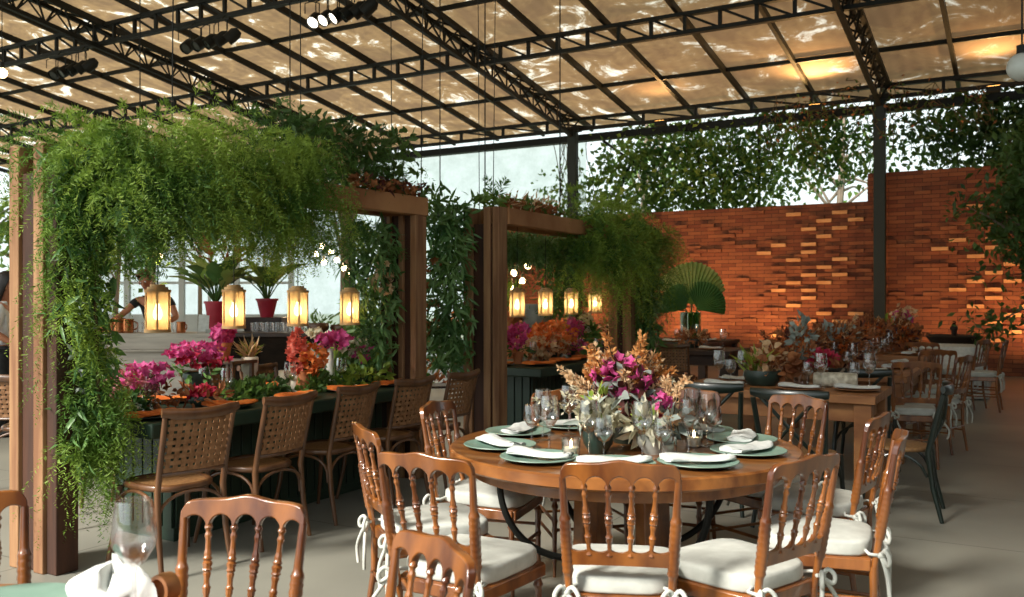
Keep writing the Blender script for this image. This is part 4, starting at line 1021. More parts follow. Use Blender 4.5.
# 6 low dried garland along the near half of the second arch
t = thing('dried_flower_garland', 'low garland of straw and russet flowers along the near half of the second arch beam', 'garland', (-4.3, 7.6, 2.35))
n = 330; O = curve_pts(n, (6.85, 8.6), (-4.5, -4.15), (2.31, 2.42)); leaf_part(t, 'green_leaves', O, rdir(n, up=0.5), U(0.06, 0.11, n), U(0.025, 0.04, n), VINE)
n = 110; O = curve_pts(n, (7.2, 8.2), (-4.4, -4.15), (2.33, 2.46)); leaf_part(t, 'straw_leaves', O, rdir(n, up=0.6), U(0.07, 0.12, n), U(0.016, 0.026, n), PEACH)
n = 100; O = curve_pts(n, (7.1, 8.3), (-4.35, -4.17), (2.33, 2.40)); blossoms('russet_flowers', O - np.array(t.location), 0.045, RUST, t)
O = np.array([[-4.3, 7.15, 2.35]]*2); fern_part(t, 'upright_frond', O, np.array([[-0.35, 0.1, 1.0], [0.25, 0.1, 1.0]]), np.array([0.42, 0.36]), 0.35, 60, 0.11, 0.013, FERN2)
# 7 fern mass over the far half of the second arch
t = thing('asparagus_fern_garland', 'rounded mass of feathery fern over the far half of the second arch', 'fern garland', (-4.2, 9.5, 2.2))
n = 380; O, D = tufts(n, (8.55, 10.6), (-4.5, -3.95), (2.05, 2.5), 28, 0.07, (0.3, 0, 0.35))
fern_part(t, 'crown_sprays', O, D, U(0.22, 0.45, n), 1.0, 40, 0.07, 0.010, FERN)
n = 380; O, D = tufts(n, (8.5, 10.65), (-4.2, -3.85), (1.75, 2.3), 26, 0.07, (0.4, 0, -0.2))
fern_part(t, 'spilling_sprays', O, D, U(0.22, 0.45, n), 1.2, 40, 0.068, 0.010, FERN)
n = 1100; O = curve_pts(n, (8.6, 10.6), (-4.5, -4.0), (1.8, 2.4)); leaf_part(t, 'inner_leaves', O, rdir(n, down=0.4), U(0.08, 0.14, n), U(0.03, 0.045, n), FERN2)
n = 170; O = curve_pts(n, (10.15, 10.75), (-4.35, -3.95), (1.35, 2.1)); fern_part(t, 'end_sprays', O, out_dir(n, 0.3, -0.3), U(0.2, 0.4, n), 1.1, 40, 0.065, 0.009, FERN2)
# 8 underside of the second arch
t = thing('hanging_fern_drape', 'dark willow fronds hanging under the second arch behind its lanterns', 'fern garland', (-4.7, 8.5, 1.95))
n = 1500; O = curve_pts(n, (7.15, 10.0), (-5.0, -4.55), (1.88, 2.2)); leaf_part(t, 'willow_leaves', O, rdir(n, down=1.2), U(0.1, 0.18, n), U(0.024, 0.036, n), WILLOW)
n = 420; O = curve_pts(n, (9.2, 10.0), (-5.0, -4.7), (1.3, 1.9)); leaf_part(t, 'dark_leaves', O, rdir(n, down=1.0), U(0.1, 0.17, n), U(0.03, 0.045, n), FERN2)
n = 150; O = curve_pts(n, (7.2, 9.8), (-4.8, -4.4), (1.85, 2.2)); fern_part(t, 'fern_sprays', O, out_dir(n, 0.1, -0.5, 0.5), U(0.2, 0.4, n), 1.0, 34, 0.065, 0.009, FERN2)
# 9 drape on the far outer post
t = thing('post_garland', 'narrow dark garland down the outer side of the far post of the second arch', 'garland', (-4.1, 10.4, 1.5))
n = 700; O = curve_pts(n, (10.22, 10.5), (-4.3, -3.95), (0.8, 2.0)); leaf_part(t, 'willow_leaves', O, rdir(n, down=1.0), U(0.1, 0.17, n), U(0.026, 0.04, n), WILLOW)
n = 300; O = curve_pts(n, (10.22, 10.5), (-4.3, -3.95), (0.75, 2.0)); leaf_part(t, 'dark_leaves', O, rdir(n, down=1.0), U(0.1, 0.15, n), U(0.03, 0.045, n), FERN2)
MB().tube([Vector((-4.15, 10.3, 2.2))-t.location, Vector((-4.13, 10.32, 0.8))-t.location], 0.01, 6).build('rope', STEM, t)
# foliage mass climbing behind the first arch (seen through it)
# hanging wires of the arches
for i, (x, y) in enumerate(((-4.36, 6.05), (-4.66, 6.05), (-4.3, 7.1), (-4.45, 7.1), (-4.4, 3.6), (-4.6, 4.9))):
    tag(MB().tube([(x, y, 2.3), (x+0.05*(-1)**i, y+0.02, roof(y)-0.1)], 0.004, 5).build('suspension_wire', STEEL), 'thin dark wire rising to the roof from ' + ('the far corner of the first arch', 'the far inner corner of the first arch', 'the near corner of the second arch', 'the near inner corner of the second arch', 'the fern mound of the first arch', 'the middle of the first arch')[i], 'wire', 'suspension wires')

# ------------------------------------------------------------------ lanterns
def lantern_shade():
    m = bpy.data.materials.new('amber_parchment'); m.use_nodes = True; n, l = m.node_tree.nodes, m.node_tree.links; n.clear()
    out = n.new('ShaderNodeOutputMaterial'); tl = n.new('ShaderNodeBsdfTranslucent'); tp = n.new('ShaderNodeBsdfTransparent'); mx = n.new('ShaderNodeMixShader')
    tl.inputs[0].default_value = lin('#f2d8a8'); tp.inputs[0].default_value = lin('#f8e2bc'); mx.inputs[0].default_value = 0.60
    l.new(tp.outputs[0], mx.inputs[1]); l.new(tl.outputs[0], mx.inputs[2]); l.new(mx.outputs[0], out.inputs[0]); return m
SHADE = lantern_shade(); LWOOD = mat('pale_lantern_wood', '#b08a58', '#cfae7c', (6, 6, 12), 0.6, transl=0.2)
def lantern():
    t = thing('hanging_lantern', 'x', 'lantern')
    MB().lathe([(0.074, 0.02), (0.074, 0.245)], 24).build('shade', SHADE, t)['label'] = 'glowing amber shade'
    MB().lathe([(0.0, 0.0), (0.079, 0.0), (0.079, 0.02), (0.0, 0.02)], 24).build('bottom_ring', LWOOD, t, sharp=0.5)
    MB().lathe([(0.0, 0.245), (0.079, 0.245), (0.079, 0.262), (0.062, 0.264), (0.062, 0.278), (0.045, 0.280), (0.045, 0.293), (0.0, 0.295)], 24).build('stepped_cap', LWOOD, t, sharp=0.5)
    for k in range(6):
        a = 2*PI*k/6 + 0.35; MB().box((0.075*math.cos(a), 0.075*math.sin(a), 0.13), (0.007, 0.012, 0.226), rz=a).build('rib', LWOOD, t)
    MB().lathe([(0.0, 0.075), (0.016, 0.08), (0.027, 0.10), (0.026, 0.125), (0.014, 0.155), (0.010, 0.175), (0.0, 0.176)], 16).build('bulb', FLAME, t)
    MB().tube([(0, 0, 0.176), (0, 0, 0.245)], 0.011, 8).build('lamp_holder', STEEL, t)
    MB().tube([(0, 0, 0.294), (0, 0, 0.94)], 0.0035, 6).build('cord', STEEL, t)
    return t
LN = Maker(lantern())
for i, (x, y, z) in enumerate(((-4.65, 3.70, 1.262), (-4.65, 4.31, 1.268), (-4.65, 4.92, 1.268), (-4.65, 5.50, 1.262), (-4.42, 7.76, 1.285), (-4.42, 8.36, 1.288), (-4.42, 8.97, 1.292), (-4.42, 9.60, 1.30))):
    LN.put((x, y, z), 0, 'glowing amber lantern hanging in the %s arch, %s from its near post' % ('first' if i < 4 else 'second', ordn[i % 4]), 'lanterns in the %s arch' % ('first' if i < 4 else 'second'))
    lamp('lantern_light', 'POINT', (x, y, z+0.12), 1.1, (1.0, 0.66, 0.34), 0.03)
# ------------------------------------------------------------------ flowers on the round table
p = atd(628, 4.42, RTZ)
t = thing('dried_flower_centrepiece', 'tall spiky bouquet of peach plumes and magenta blooms in the middle of the round table', 'bouquet', p)
vessel(t, bowlprof(0.12, 0.16, 0.07), DARKCER)
comp(t, [('dark_leaves', 'leaf', MAROON, 170, (0.02, 0, 0.23), (0.17, 0.15, 0.13), 0.10),
         ('silver_leaves', 'round', SILVER, 60, (0.03, -0.03, 0.27), (0.18, 0.14, 0.13), 0.07),
         ('peach_plumes', 'plume', PEACH, 20, (0, 0, 0.14), (0.40, 0.32, 0.38), 0.028),
         ('orange_plumes', 'plume', mat('orange_plume', '#c8803c', '#e8b070', (14, 14, 14), 0.8, transl=0.3), 14, (-0.03, 0, 0.14), (0.24, 0.22, 0.42), 0.028),
         ('cream_plumes', 'plume', CREAM, 9, (-0.08, -0.04, 0.12), (0.38, 0.3, 0.30), 0.02),
         ('magenta_blooms', 'blossom', MAGENTA, 60, (0.0, -0.05, 0.31), (0.15, 0.13, 0.12), 0.032),
         ('crimson_blooms', 'blossom', CRIMSON, 44, (0.13, -0.03, 0.16), (0.11, 0.10, 0.10), 0.028),
         ('tan_leaves', 'leaf', RUST, 80, (0.0, 0, 0.22), (0.20, 0.18, 0.14), 0.08)])
plant('white_flower_vase', 'round dark green vase of white blooms before the dried bouquet', 'flowers', at(598, 453, RTZ),
      [('white_blooms', 'blossom', CREAM, 90, (0, 0, 0.175), (0.095, 0.09, 0.075), 0.036), ('lime_leaves', 'leaf', LIME, 16, (0, 0.02, 0.23), (0.06, 0.06, 0.05), 0.06), ('silver_leaves', 'leaf', SILVER, 26, (0.01, 0, 0.17), (0.12, 0.1, 0.06), 0.075)],
      (bowlprof(0.072, 0.125), DARKCER))
plant('poinsettia_bowl', 'gray stoneware bowl of cream poinsettia on the round table beside the tall wine glass', 'flowers', at(655, 453, RTZ),
      [('cream_bracts', 'leaf', CREAM, 46, (-0.04, -0.05, 0.135), (0.09, 0.08, 0.05), 0.095), ('silver_leaves', 'round', SILVER, 34, (0.03, 0.03, 0.16), (0.10, 0.10, 0.07), 0.07), ('lime_centre', 'leaf', LIME, 14, (-0.01, -0.07, 0.16), (0.04, 0.04, 0.03), 0.05), ('peach_sprig', 'plume', PEACH, 4, (0.05, 0.02, 0.1), (0.08, 0.07, 0.26), 0.024), ('magenta_blooms', 'blossom', MAGENTA, 14, (0.04, -0.02, 0.24), (0.05, 0.05, 0.035), 0.026)],
      (bowlprof(0.088, 0.115, 0.05), GREYCER))

# ------------------------------------------------------------------ flowers along the first green table
G1 = lambda y, x=-4.72: (x, y, GZ)
g = 'flowers along the first green table'
gl = ([(0, 0), (0.05, 0), (0.052, 0.16), (0.049, 0.16), (0.047, 0.008), (0, 0.008)], GLASS)
plant('pink_flower_vase', 'loose pink blossoms in a clear vase beside the fern drape', 'flowers', G1(3.68, -4.72),
      [('pink_blossoms', 'blossom', MAGENTA, 80, (0, 0, 0.23), (0.16, 0.15, 0.09), 0.033), ('pink_side_blossoms', 'blossom', mat('pale_pink_petal', '#e07a98', '#f0b0a8', (18, 18, 18), 0.6, transl=0.3), 50, (-0.05, -0.1, 0.19), (0.17, 0.14, 0.07), 0.03), ('russet_leaves', 'leaf', RUST, 40, (0, 0.05, 0.10), (0.17, 0.17, 0.06), 0.07)], gl, g)
plant('magenta_azalea', 'broad deep magenta azalea spreading over the green table before the gray bar', 'flowers', G1(4.22, -4.92),
      [('magenta_blossoms', 'blossom', MAGENTA, 150, (0, 0, 0.33), (0.19, 0.21, 0.07), 0.030), ('crimson_blossoms', 'blossom', CRIMSON, 70, (0.02, 0.05, 0.28), (0.18, 0.2, 0.06), 0.030), ('leaves', 'leaf', FERN2, 60, (0, 0, 0.20), (0.16, 0.18, 0.07), 0.07)], (bowlprof(0.09, 0.19, 0.06), DARKCER), g)
plant('crimson_bloom_bowl', 'low bowl of crimson blooms on the green table behind the first orange napkins', 'flowers', G1(4.02, -4.62),
      [('crimson_blossoms', 'blossom', CRIMSON, 70, (0, 0, 0.09), (0.09, 0.09, 0.045), 0.03), ('russet_leaves', 'leaf', RUST, 60, (0, -0.02, 0.07), (0.2, 0.2, 0.05), 0.07)], (bowlprof(0.09, 0.07), DARKCER), g)
# moss and leafy greens lie along the middle of the table
for i, (y, x, m, lab) in enumerate(((3.55, -4.80, FERN2, 'dark leafy greens at the fern drape end of the green table'), (4.42, -4.66, VINE, 'curly green leaves on the green table behind the second chair'), (4.70, -4.76, VINE2, 'bushy dark moss mound on the green table'), (5.10, -4.70, VINE, 'green moss mound on the green table behind the third chair'), (5.45, -4.82, VINE, 'leafy greens under the orchid on the green table'), (5.55, -4.62, LIME, 'yellow-green leaves on the green table before the timber posts'), (5.78, -4.82, FERN2, 'dark greens at the far end of the first green table'))):
    plant('leafy_greens', lab, 'greenery', (x, y, GZ), [('leaves', 'round', m, 170, (0, 0, 0.055), (0.16, 0.17, 0.075), 0.055), ('under_leaves', 'leaf', FERN2, 60, (0, 0, 0.03), (0.17, 0.19, 0.03), 0.06)], None, 'greens along the first green table')
t = thing('wooden_riser', 'small dark wooden stand lifting the terracotta pot on the green table', 'stand', (-5.02, 4.62, GZ))
MB().box((0, 0, 0.24), (0.3, 0.24, 0.025)).build('top', BENT, t, bevel=0.004)
for sx in (-1, 1):
    for sy in (-1, 1): MB().box((sx*0.12, sy*0.09, 0.115), (0.025, 0.025, 0.23)).build('leg', BENT, t)
terra = ([(0, 0), (0.042, 0), (0.058, 0.10), (0.064, 0.10), (0.064, 0.125), (0.055, 0.125), (0.05, 0.10), (0, 0.09)], TERRA)
plant('potted_geranium', 'magenta geranium in a terracotta pot on the small dark stand', 'flowers', (-5.05, 4.58, GZ+0.253), [('magenta_blossoms', 'blossom', MAGENTA, 110, (0, 0, 0.185), (0.095, 0.095, 0.07), 0.03)], terra, g, 'pot')
plant('spiky_succulent', 'small pale spiky plant in a whitewashed pot beside the terracotta pot', 'flowers', (-4.95, 4.74, GZ+0.0), [('spikes', 'blade', PEACH, 40, (0, 0, 0.26), (0.1, 0.1, 0.1), 0.16), ('lime_spikes', 'blade', LIME, 30, (0, 0, 0.26), (0.1, 0.1, 0.1), 0.15)], ([(0, 0), (0.05, 0), (0.045, 0.15), (0.058, 0.17), (0.062, 0.26), (0.055, 0.27), (0.05, 0.25), (0, 0.24)], mat('whitewash', '#c8bca8', '#e0d8c8', (10, 10, 10), 0.8)), g, 'pot')
plant('orange_spray', 'tall coral and orange flower spray in a tan jug on the green table', 'flowers', G1(5.02, -4.70),
      [('coral_blossoms', 'blossom', mat('coral_petal', '#d8503c', '#f0907c', (18, 18, 18), 0.6, transl=0.3), 70, (-0.02, -0.03, 0.32), (0.07, 0.07, 0.19), 0.032), ('orange_blossoms', 'blossom', ORANGE, 90, (0.06, 0.05, 0.24), (0.11, 0.11, 0.12), 0.03)], ([(0, 0), (0.045, 0), (0.06, 0.05), (0.05, 0.11), (0.03, 0.14), (0.036, 0.16), (0.03, 0.16), (0, 0.13)], TERRA), g)
plant('white_stem_orchid', 'magenta and white orchid on a slim white vase above the green table', 'flowers', G1(5.42, -4.78),
      [('magenta_blooms', 'blossom', MAGENTA, 42, (0.02, 0.02, 0.36), (0.14, 0.13, 0.07), 0.045), ('white_blooms', 'blossom', CREAM, 14, (-0.10, -0.06, 0.42), (0.06, 0.06, 0.03), 0.04)], ([(0, 0), (0.038, 0), (0.034, 0.15), (0.022, 0.27), (0.026, 0.30), (0.02, 0.30), (0, 0.28)], mat('white_vase', '#d8d8d0', '#e6e6de', (5, 5, 5), 0.35)), g)
plant('agave_pot', 'gray-green agave with upright blades at the end of the first green table', 'flowers', G1(5.66, -4.95), [('blades', 'blade', LIME, 16, (0, 0, 0.10), (0.1, 0.1, 0.1), 0.34), ('gray_blades', 'blade', SILVER, 12, (0, 0, 0.10), (0.1, 0.1, 0.1), 0.30)], (bowlprof(0.07, 0.11), GREYCER), g, 'pot')
plant('pale_pink_orchid', 'pale pink orchid spilling over before the twin timber posts', 'flowers', G1(5.68, -4.66), [('pink_blooms', 'blossom', MAGENTA, 30, (0, 0, 0.24), (0.13, 0.12, 0.06), 0.04), ('white_blooms', 'blossom', CREAM, 34, (-0.06, 0, 0.30), (0.13, 0.12, 0.08), 0.042), ('arching_leaves', 'leaf', LIME, 46, (0.06, 0, 0.12), (0.15, 0.15, 0.10), 0.11)], (bowlprof(0.08, 0.12), DARKCER), g)
# ------------------------------------------------------------------ flowers along the second green table
g = 'flowers along the second green table'
G2 = lambda y, x=-4.68: (x, y, GZ)
plant('bromeliad_box', 'green strap-leaved bromeliad in a dark square box at the head of the second green table', 'flowers', G2(7.98, -4.98), [('straps', 'blade', FERN, 46, (0, 0, 0.14), (0.1, 0.1, 0.1), 0.36), ('side_leaves', 'leaf', FERN2, 60, (0, 0, 0.16), (0.2, 0.18, 0.1), 0.15)], ([(0, 0), (0.11, 0), (0.115, 0.16), (0.10, 0.16), (0.1, 0.13), (0, 0.13)], DARKCER), g, 'box')
plant('magenta_orchid', 'bright magenta orchid in a terracotta pot under the second arch lanterns', 'flowers', G2(8.3, -4.72), [('magenta_blooms', 'blossom', MAGENTA, 60, (0, 0, 0.30), (0.13, 0.12, 0.13), 0.05), ('leaves', 'leaf', FERN2, 20, (0, 0, 0.14), (0.1, 0.1, 0.05), 0.1)], terra, g, 'pot')
plant('peach_flower_mass', 'wide heap of peach and orange dried flowers along the second green table', 'flowers', G2(9.0, -4.72), [('orange_blossoms', 'blossom', ORANGE, 190, (0.05, 0, 0.27), (0.26, 0.42, 0.17), 0.045), ('peach_blossoms', 'blossom', PEACH, 230, (0, -0.1, 0.17), (0.28, 0.5, 0.15), 0.045), ('magenta_blooms', 'blossom', MAGENTA, 44, (0.12, 0.25, 0.17), (0.2, 0.3, 0.1), 0.04), ('russet_leaves', 'leaf', RUST, 110, (0, 0, 0.12), (0.28, 0.5, 0.1), 0.09)], (bowlprof(0.16, 0.12), DARKCER), g)
plant('purple_orchid', 'purple-pink orchid standing behind the peach flowers of the second green table', 'flowers', G2(9.62, -4.72), [('purple_blooms', 'blossom', MAGENTA, 60, (0, 0, 0.33), (0.13, 0.16, 0.13), 0.05), ('cream_blooms', 'blossom', CREAM, 40, (0.05, 0.3, 0.40), (0.1, 0.12, 0.12), 0.045), ('dark_leaves', 'leaf', FERN2, 120, (0, 0.35, 0.22), (0.14, 0.16, 0.16), 0.13)], (bowlprof(0.1, 0.14), DARKCER), g)
plant('dried_bouquet', 'low dry rust flowers on the small dark table', 'flowers', (-4.1, 12.2, TZ), [('plumes', 'plume', PEACH, 6, (0, 0, 0.08), (0.25, 0.25, 0.22), 0.028), ('rust_leaves', 'leaf', RUST, 220, (0, 0, 0.14), (0.22, 0.26, 0.10), 0.065)], (bowlprof(0.1, 0.12), DARKCER), g)
p = atd(537, 11.6, 1.12); t = thing('urn_on_stand', 'gray stone bowl on a thin stand, seen through the second arch', 'urn', (p.x, p.y, 0))
vessel(t, [(0, 1.10), (0.12, 1.10), (0.2, 1.18), (0.25, 1.36), (0.27, 1.40), (0.24, 1.40), (0.2, 1.25), (0, 1.2)], GREYCER, 'bowl')
MB().tube([(0, 0, 0.0), (0, 0, 1.1)], 0.03, 10).build('stand', DARKW, t); MB().lathe([(0, 0), (0.2, 0), (0.2, 0.03), (0, 0.04)], 24).build('foot', DARKW, t, sharp=0.6)
p = atd(508, 11.5); t = plant('leafy_plant_stand', 'small bushy plant on a stand left of the stone bowl in the second arch'.replace(' left of', ' beside'), 'plant', (p.x, p.y, 0), [('leaves', 'leaf', FERN, 70, (0, 0, 1.5), (0.14, 0.14, 0.16), 0.14), ('russet_leaves', 'leaf', RUST, 60, (0, 0, 1.2), (0.2, 0.2, 0.14), 0.1)], ([(0, 0.0), (0.15, 0), (0.1, 0.6), (0.12, 1.05), (0.16, 1.3), (0.13, 1.3), (0, 1.2)], TERRA), None, 'tall_pot')

# ------------------------------------------------------------------ flowers on the trestle tables
plant('square_green_planter', 'dark bowl of lime spikes and tan leaves on the log table', 'flowers', (-1.86, 7.22, TZ), [('lime_spikes', 'blade', LIME, 36, (-0.06, 0, 0.10), (0.1, 0.1, 0.1), 0.24), ('tan_leaves', 'round', RUST, 60, (0.08, 0.05, 0.15), (0.16, 0.14, 0.10), 0.10), ('peach_leaves', 'round', PEACH, 50, (0.05, 0.05, 0.2), (0.16, 0.14, 0.12), 0.08)], (bowlprof(0.15, 0.12, 0.11), DARKCER), None, 'bowl')
plant('eucalyptus_vase', 'trailing silver eucalyptus in a clear vase on the timber table before the rusty flowers', 'flowers', (-1.60, 7.42, TZ), [('silver_leaves', 'round', SILVER, 100, (0, 0, 0.34), (0.09, 0.09, 0.22), 0.06), ('dried_leaves', 'leaf', RUST, 120, (0, 0, 0.22), (0.25, 0.15, 0.12), 0.07), ('crimson_blooms', 'blossom', CRIMSON, 40, (0.15, 0, 0.22), (0.12, 0.1, 0.08), 0.04)], ([(0, 0), (0.06, 0), (0.065, 0.2), (0.061, 0.2), (0.056, 0.01), (0, 0.01)], GLASS))
for i, (x, y, lab) in enumerate(((-1.95, 8.75, 'rust and maroon dried bouquet beside the eucalyptus, first along the trestle tables'), (-1.7, 9.3, 'tall silver and rust dried bouquet in the middle of the trestle tables'), (-1.7, 9.95, 'rust dried bouquet farther along the trestle tables before the glowing brick'), (-1.8, 12.2, 'rust dried bouquet on the far trestle table beneath the pale bricks'), (-1.55, 12.85, 'small rust dried bouquet on the far trestle table beside the magenta orchid'))):
    plant('dried_bouquet', lab, 'bouquet', (x, y, TZ), [('rust_leaves', 'leaf', RUST, 420, (0, 0, 0.22), (0.30, 0.34, 0.20), 0.065), ('rust_plumes', 'plume', RUST, 16, (0, 0, 0.1), (0.36, 0.36, 0.42), 0.03), ('orange_blooms', 'blossom', ORANGE, 100, (0.05, 0, 0.22), (0.22, 0.24, 0.13), 0.046), ('maroon_leaves', 'leaf', MAROON, 130, (0, 0, 0.2), (0.28, 0.3, 0.18), 0.075), ('silver_leaves', 'round', SILVER, 40 if i == 1 else 9, (0.06, 0, 0.30), (0.18, 0.18, 0.14), 0.085), ('tan_plumes', 'plume', PEACH, 7, (0, 0, 0.12), (0.34, 0.34, 0.38), 0.026)], (bowlprof(0.13, 0.14), TERRA), 'dried bouquets along the trestle tables')
plant('green_vase_orchid', 'magenta and cream orchid in a green cylinder vase beneath the brick wall', 'flowers', atd(903, 12.2, TZ), [('magenta_blooms', 'blossom', MAGENTA, 40, (0, 0, 0.42), (0.13, 0.1, 0.11), 0.05), ('cream_blooms', 'blossom', PEACH, 40, (0.02, 0, 0.50), (0.18, 0.15, 0.10), 0.045), ('leaves', 'leaf', FERN, 30, (-0.2, 0, 0.32), (0.10, 0.1, 0.1), 0.12)], ([(0, 0), (0.085, 0), (0.09, 0.27), (0.08, 0.27), (0.075, 0.01), (0, 0.01)], mat('green_vase', '#3c6a34', '#4c7c40', (6, 6, 6), 0.3)))
t = thing('pedestal_urn', 'low dark fountain-shaped urn against the brick wall beyond the white tablecloth', 'urn', atd(954, 14.6))
vessel(t, [(0, 0), (0.2, 0), (0.2, 0.08), (0.09, 0.12), (0.07, 0.5), (0.1, 0.64), (0.34, 0.74), (0.42, 0.86), (0.39, 0.88), (0.25, 0.80), (0.04, 0.78), (0.04, 0.94), (0.06, 0.98), (0.02, 1.06), (0, 1.08)], mat('dark_bronze', '#20160f', '#2c1e14', (5, 5, 5), 0.7), 'basin')
MB().ball((0, 0, 1.08), 0.03, 10).build('finial', COPPER, t)
# fan palm in a green glass vase on the block-leg table
p = Vector((-4.93, 14.5, TZ)); t = thing('fan_palm_vase', 'huge ribbed fan palm leaves in a green glass vase before the brick wall', 'plant', p)
vessel(t, [(0, 0), (0.165, 0), (0.175, 0.46), (0.165, 0.46), (0.155, 0.015), (0, 0.015)], GREENGL)
def fan(nm, base, up, nrmv, R, m, spread=2.6):
    base, up, nv = Vector(base), Vector(up).normalized(), Vector(nrmv).normalized(); sd = up.cross(nv).normalized(); nv = sd.cross(up)
    vs, fs = [base], []; n = 40
    for i in range(n+1):
        a = -spread/2 + spread*i/n; r = R*(1.0 - 0.10*abs(a)**1.5 + (0.012 if i % 2 else -0.012))
        z = 0.018*R*(1 if i % 2 else -1)
        for q in (0.5, 1.0):
            vs.append(base + (up*math.cos(a) + sd*math.sin(a))*r*q + nv*(z*q*2.2 - 0.22*R*(q*abs(a)/spread*2)**2))
    for i in range(n):
        a = 1+i*2; fs += [(0, a, a+2), (a, a+1, a+3, a+2)]
    return MB().add(vs, fs).build(nm, m, t, sharp=0.1, smooth=False)
PALM = mat('palm_leaf', '#86a850', '#c8cc80', (2, 2, 2), 0.5, transl=0.3)
PALM2 = mat('palm_leaf_dark', '#44703a', '#709a50', (2, 2, 2), 0.5, transl=0.2)
cf = Vector((0.5, -0.866, 0)); cr = Vector((0.866, 0.5, 0))
fan('palm_leaf', cr*0.02 + Vector((0, 0, 0.58)), Vector((0, 0, 1)) + cr*0.05, cf + Vector((0, 0, 0.35)), 0.72, PALM, 2.3)
fan('palm_leaf', cr*0.10 + cf*0.10 + Vector((0, 0, 0.50)), Vector((0, 0, 0.75)) + cr*0.55, cf + Vector((0, 0, 0.3)), 0.50, PALM2, 2.2)
fan('palm_leaf', cr*-0.10 + cf*0.08 + Vector((0, 0, 0.50)), Vector((0, 0, 0.8)) - cr*0.6, cf + Vector((0, 0, 0.35)), 0.46, PALM2, 2.1)
for d in (0.02, 0.10, -0.10): MB().tube([(0, 0, 0.02), tuple(cr*d*0.6 + Vector((0, 0, 0.35))), tuple(cr*d + cf*(0 if d == 0.02 else 0.09) + Vector((0, 0, 0.60 if d == 0.02 else 0.52)))], 0.014, 8).build('leaf_stalk', FERN2, t)
plant('dried_bouquet', 'brown and rust dried flowers heaped beside the fan palm on the dark table', 'bouquet', (-5.75, 13.75, TZ), [('rust_leaves', 'leaf', RUST, 190, (0, 0, 0.2), (0.5, 0.34, 0.17), 0.11), ('peach_blooms', 'blossom', PEACH, 80, (0, 0, 0.24), (0.5, 0.3, 0.16), 0.045), ('maroon_leaves', 'leaf', MAROON, 80, (0, 0, 0.16), (0.45, 0.3, 0.12), 0.1)], (bowlprof(0.14, 0.13), TERRA), 'dried bouquets by the brick wall')

# ------------------------------------------------------------------ bar, bottles, glasses
BZ = 1.05
t = thing('bar_counter', 'weathered white panelled bar counter behind the first flower arch', 'bar', atd(161, 11.25), PI/6)
MB().box((0, 0, BZ-0.03), (1.56, 0.62, 0.05)).build('worktop', WHITEW, t, bevel=0.006)
MB().box((0, 0, 0.51), (1.48, 0.56, 1.02)).build('body', WHITEW, t, bevel=0.004)
mb = MB()
for z, h in ((0.93, 0.16), (0.05, 0.10)): mb.box((0, -0.29, z), (1.48, 0.03, h))
for x in (-0.70, 0.70): mb.box((x, -0.29, 0.5), (0.09, 0.03, 0.8))
mb.build('front_frame', WHITEW, t, bevel=0.005)
MB().box((0, -0.305, 0.835), (1.50, 0.05, 0.025)).build('ledge', WHITEW, t, bevel=0.005)
CAB = mat('black_brown_wood', '#1c1510', '#2a2018', (4, 4, 10), 0.85, spec=0.15)
t = thing('back_bar_cabinet', 'dark wooden bar cabinet with rows of glasses on top, beyond the gray bar', 'cabinet', atd(306, 11.4), PI/6)
MB().box((0, 0, 1.02), (2.1, 0.66, 0.05)).build('worktop', DARKW, t, bevel=0.006)
MB().box((0, 0, 0.50), (2.0, 0.58, 1.0)).build('body', CAB, t, bevel=0.004)
for i in range(4):
    d = MB().box((-0.75 + 0.5*i, -0.30, 0.5), (0.46, 0.025, 0.82)).build('door', CAB, t, bevel=0.006)
    MB().tube([(-0.57 + 0.5*i, -0.33, 0.5), (-0.57 + 0.5*i, -0.33, 0.62)], 0.008, 6).build('handle', COPPER, d)
def tumbler():
    return tag(MB().lathe([(0, 0), (0.03, 0), (0.036, 0.11), (0.033, 0.11), (0.028, 0.008), (0, 0.008)], 16).build('tumbler', GLASS, sharp=0.7), 'x', 'glass')
TB = Maker(tumbler())
for i in range(14):
    p = atd(254 + i*5.2, 11.22 + 0.14*(i % 2), 1.045); TB.put(p, 0, 'small glass %s the row on the dark bar cabinet' % (('beginning', 'second in', 'third in', 'fourth in', 'fifth in', 'sixth in', 'seventh in', 'eighth in', 'ninth in', 'tenth in', 'eleventh in', 'twelfth in', 'thirteenth in', 'ending')[i]), 'glasses on the bar cabinet', scale=1.15)
def mug():
    t = thing('copper_mug', 'x', 'mug')
    MB().lathe([(0, 0), (0.042, 0), (0.046, 0.02), (0.044, 0.10), (0.047, 0.115), (0.043, 0.115), (0.04, 0.012), (0, 0.012)], 20).build('cup', COPPER, t, sharp=0.7)
    MB().tube([(0.044, 0, 0.095)] + [(0.044 + 0.032*math.sin(PI*i/8), 0, 0.06+0.035*math.cos(PI*i/8)) for i in range(1, 8)] + [(0.044, 0, 0.025)], 0.006, 6).build('handle', COPPER, t)
    return t
MG = Maker(mug())
for i, px in enumerate((104, 112, 119, 128, 181)):
    MG.put(atd(px, 11.12, BZ-0.005), 0.4*i, 'copper mug on the gray bar, ' + ('first past the fern', 'second from the fern', 'third from the fern', 'under the bartender\'s hand', 'beside the menu card')[i], 'copper mugs on the bar', scale=(1.5, 1.4, 1.6, 1.5, 1.2)[i])
for i, px in enumerate((134, 140, 147, 168, 176)):
    TB.put(atd(px, 11.2, BZ-0.005), 0, 'drink glass on the gray bar, ' + ('first past the copper mugs', 'second past the copper mugs', 'third past the copper mugs', 'below the first lantern', 'touching the menu card')[i], 'drinks on the bar', scale=1.2)
t = thing('menu_card', 'white menu card standing at a slant on the gray bar', 'card', atd(202, 11.05, BZ-0.005), PI/6)
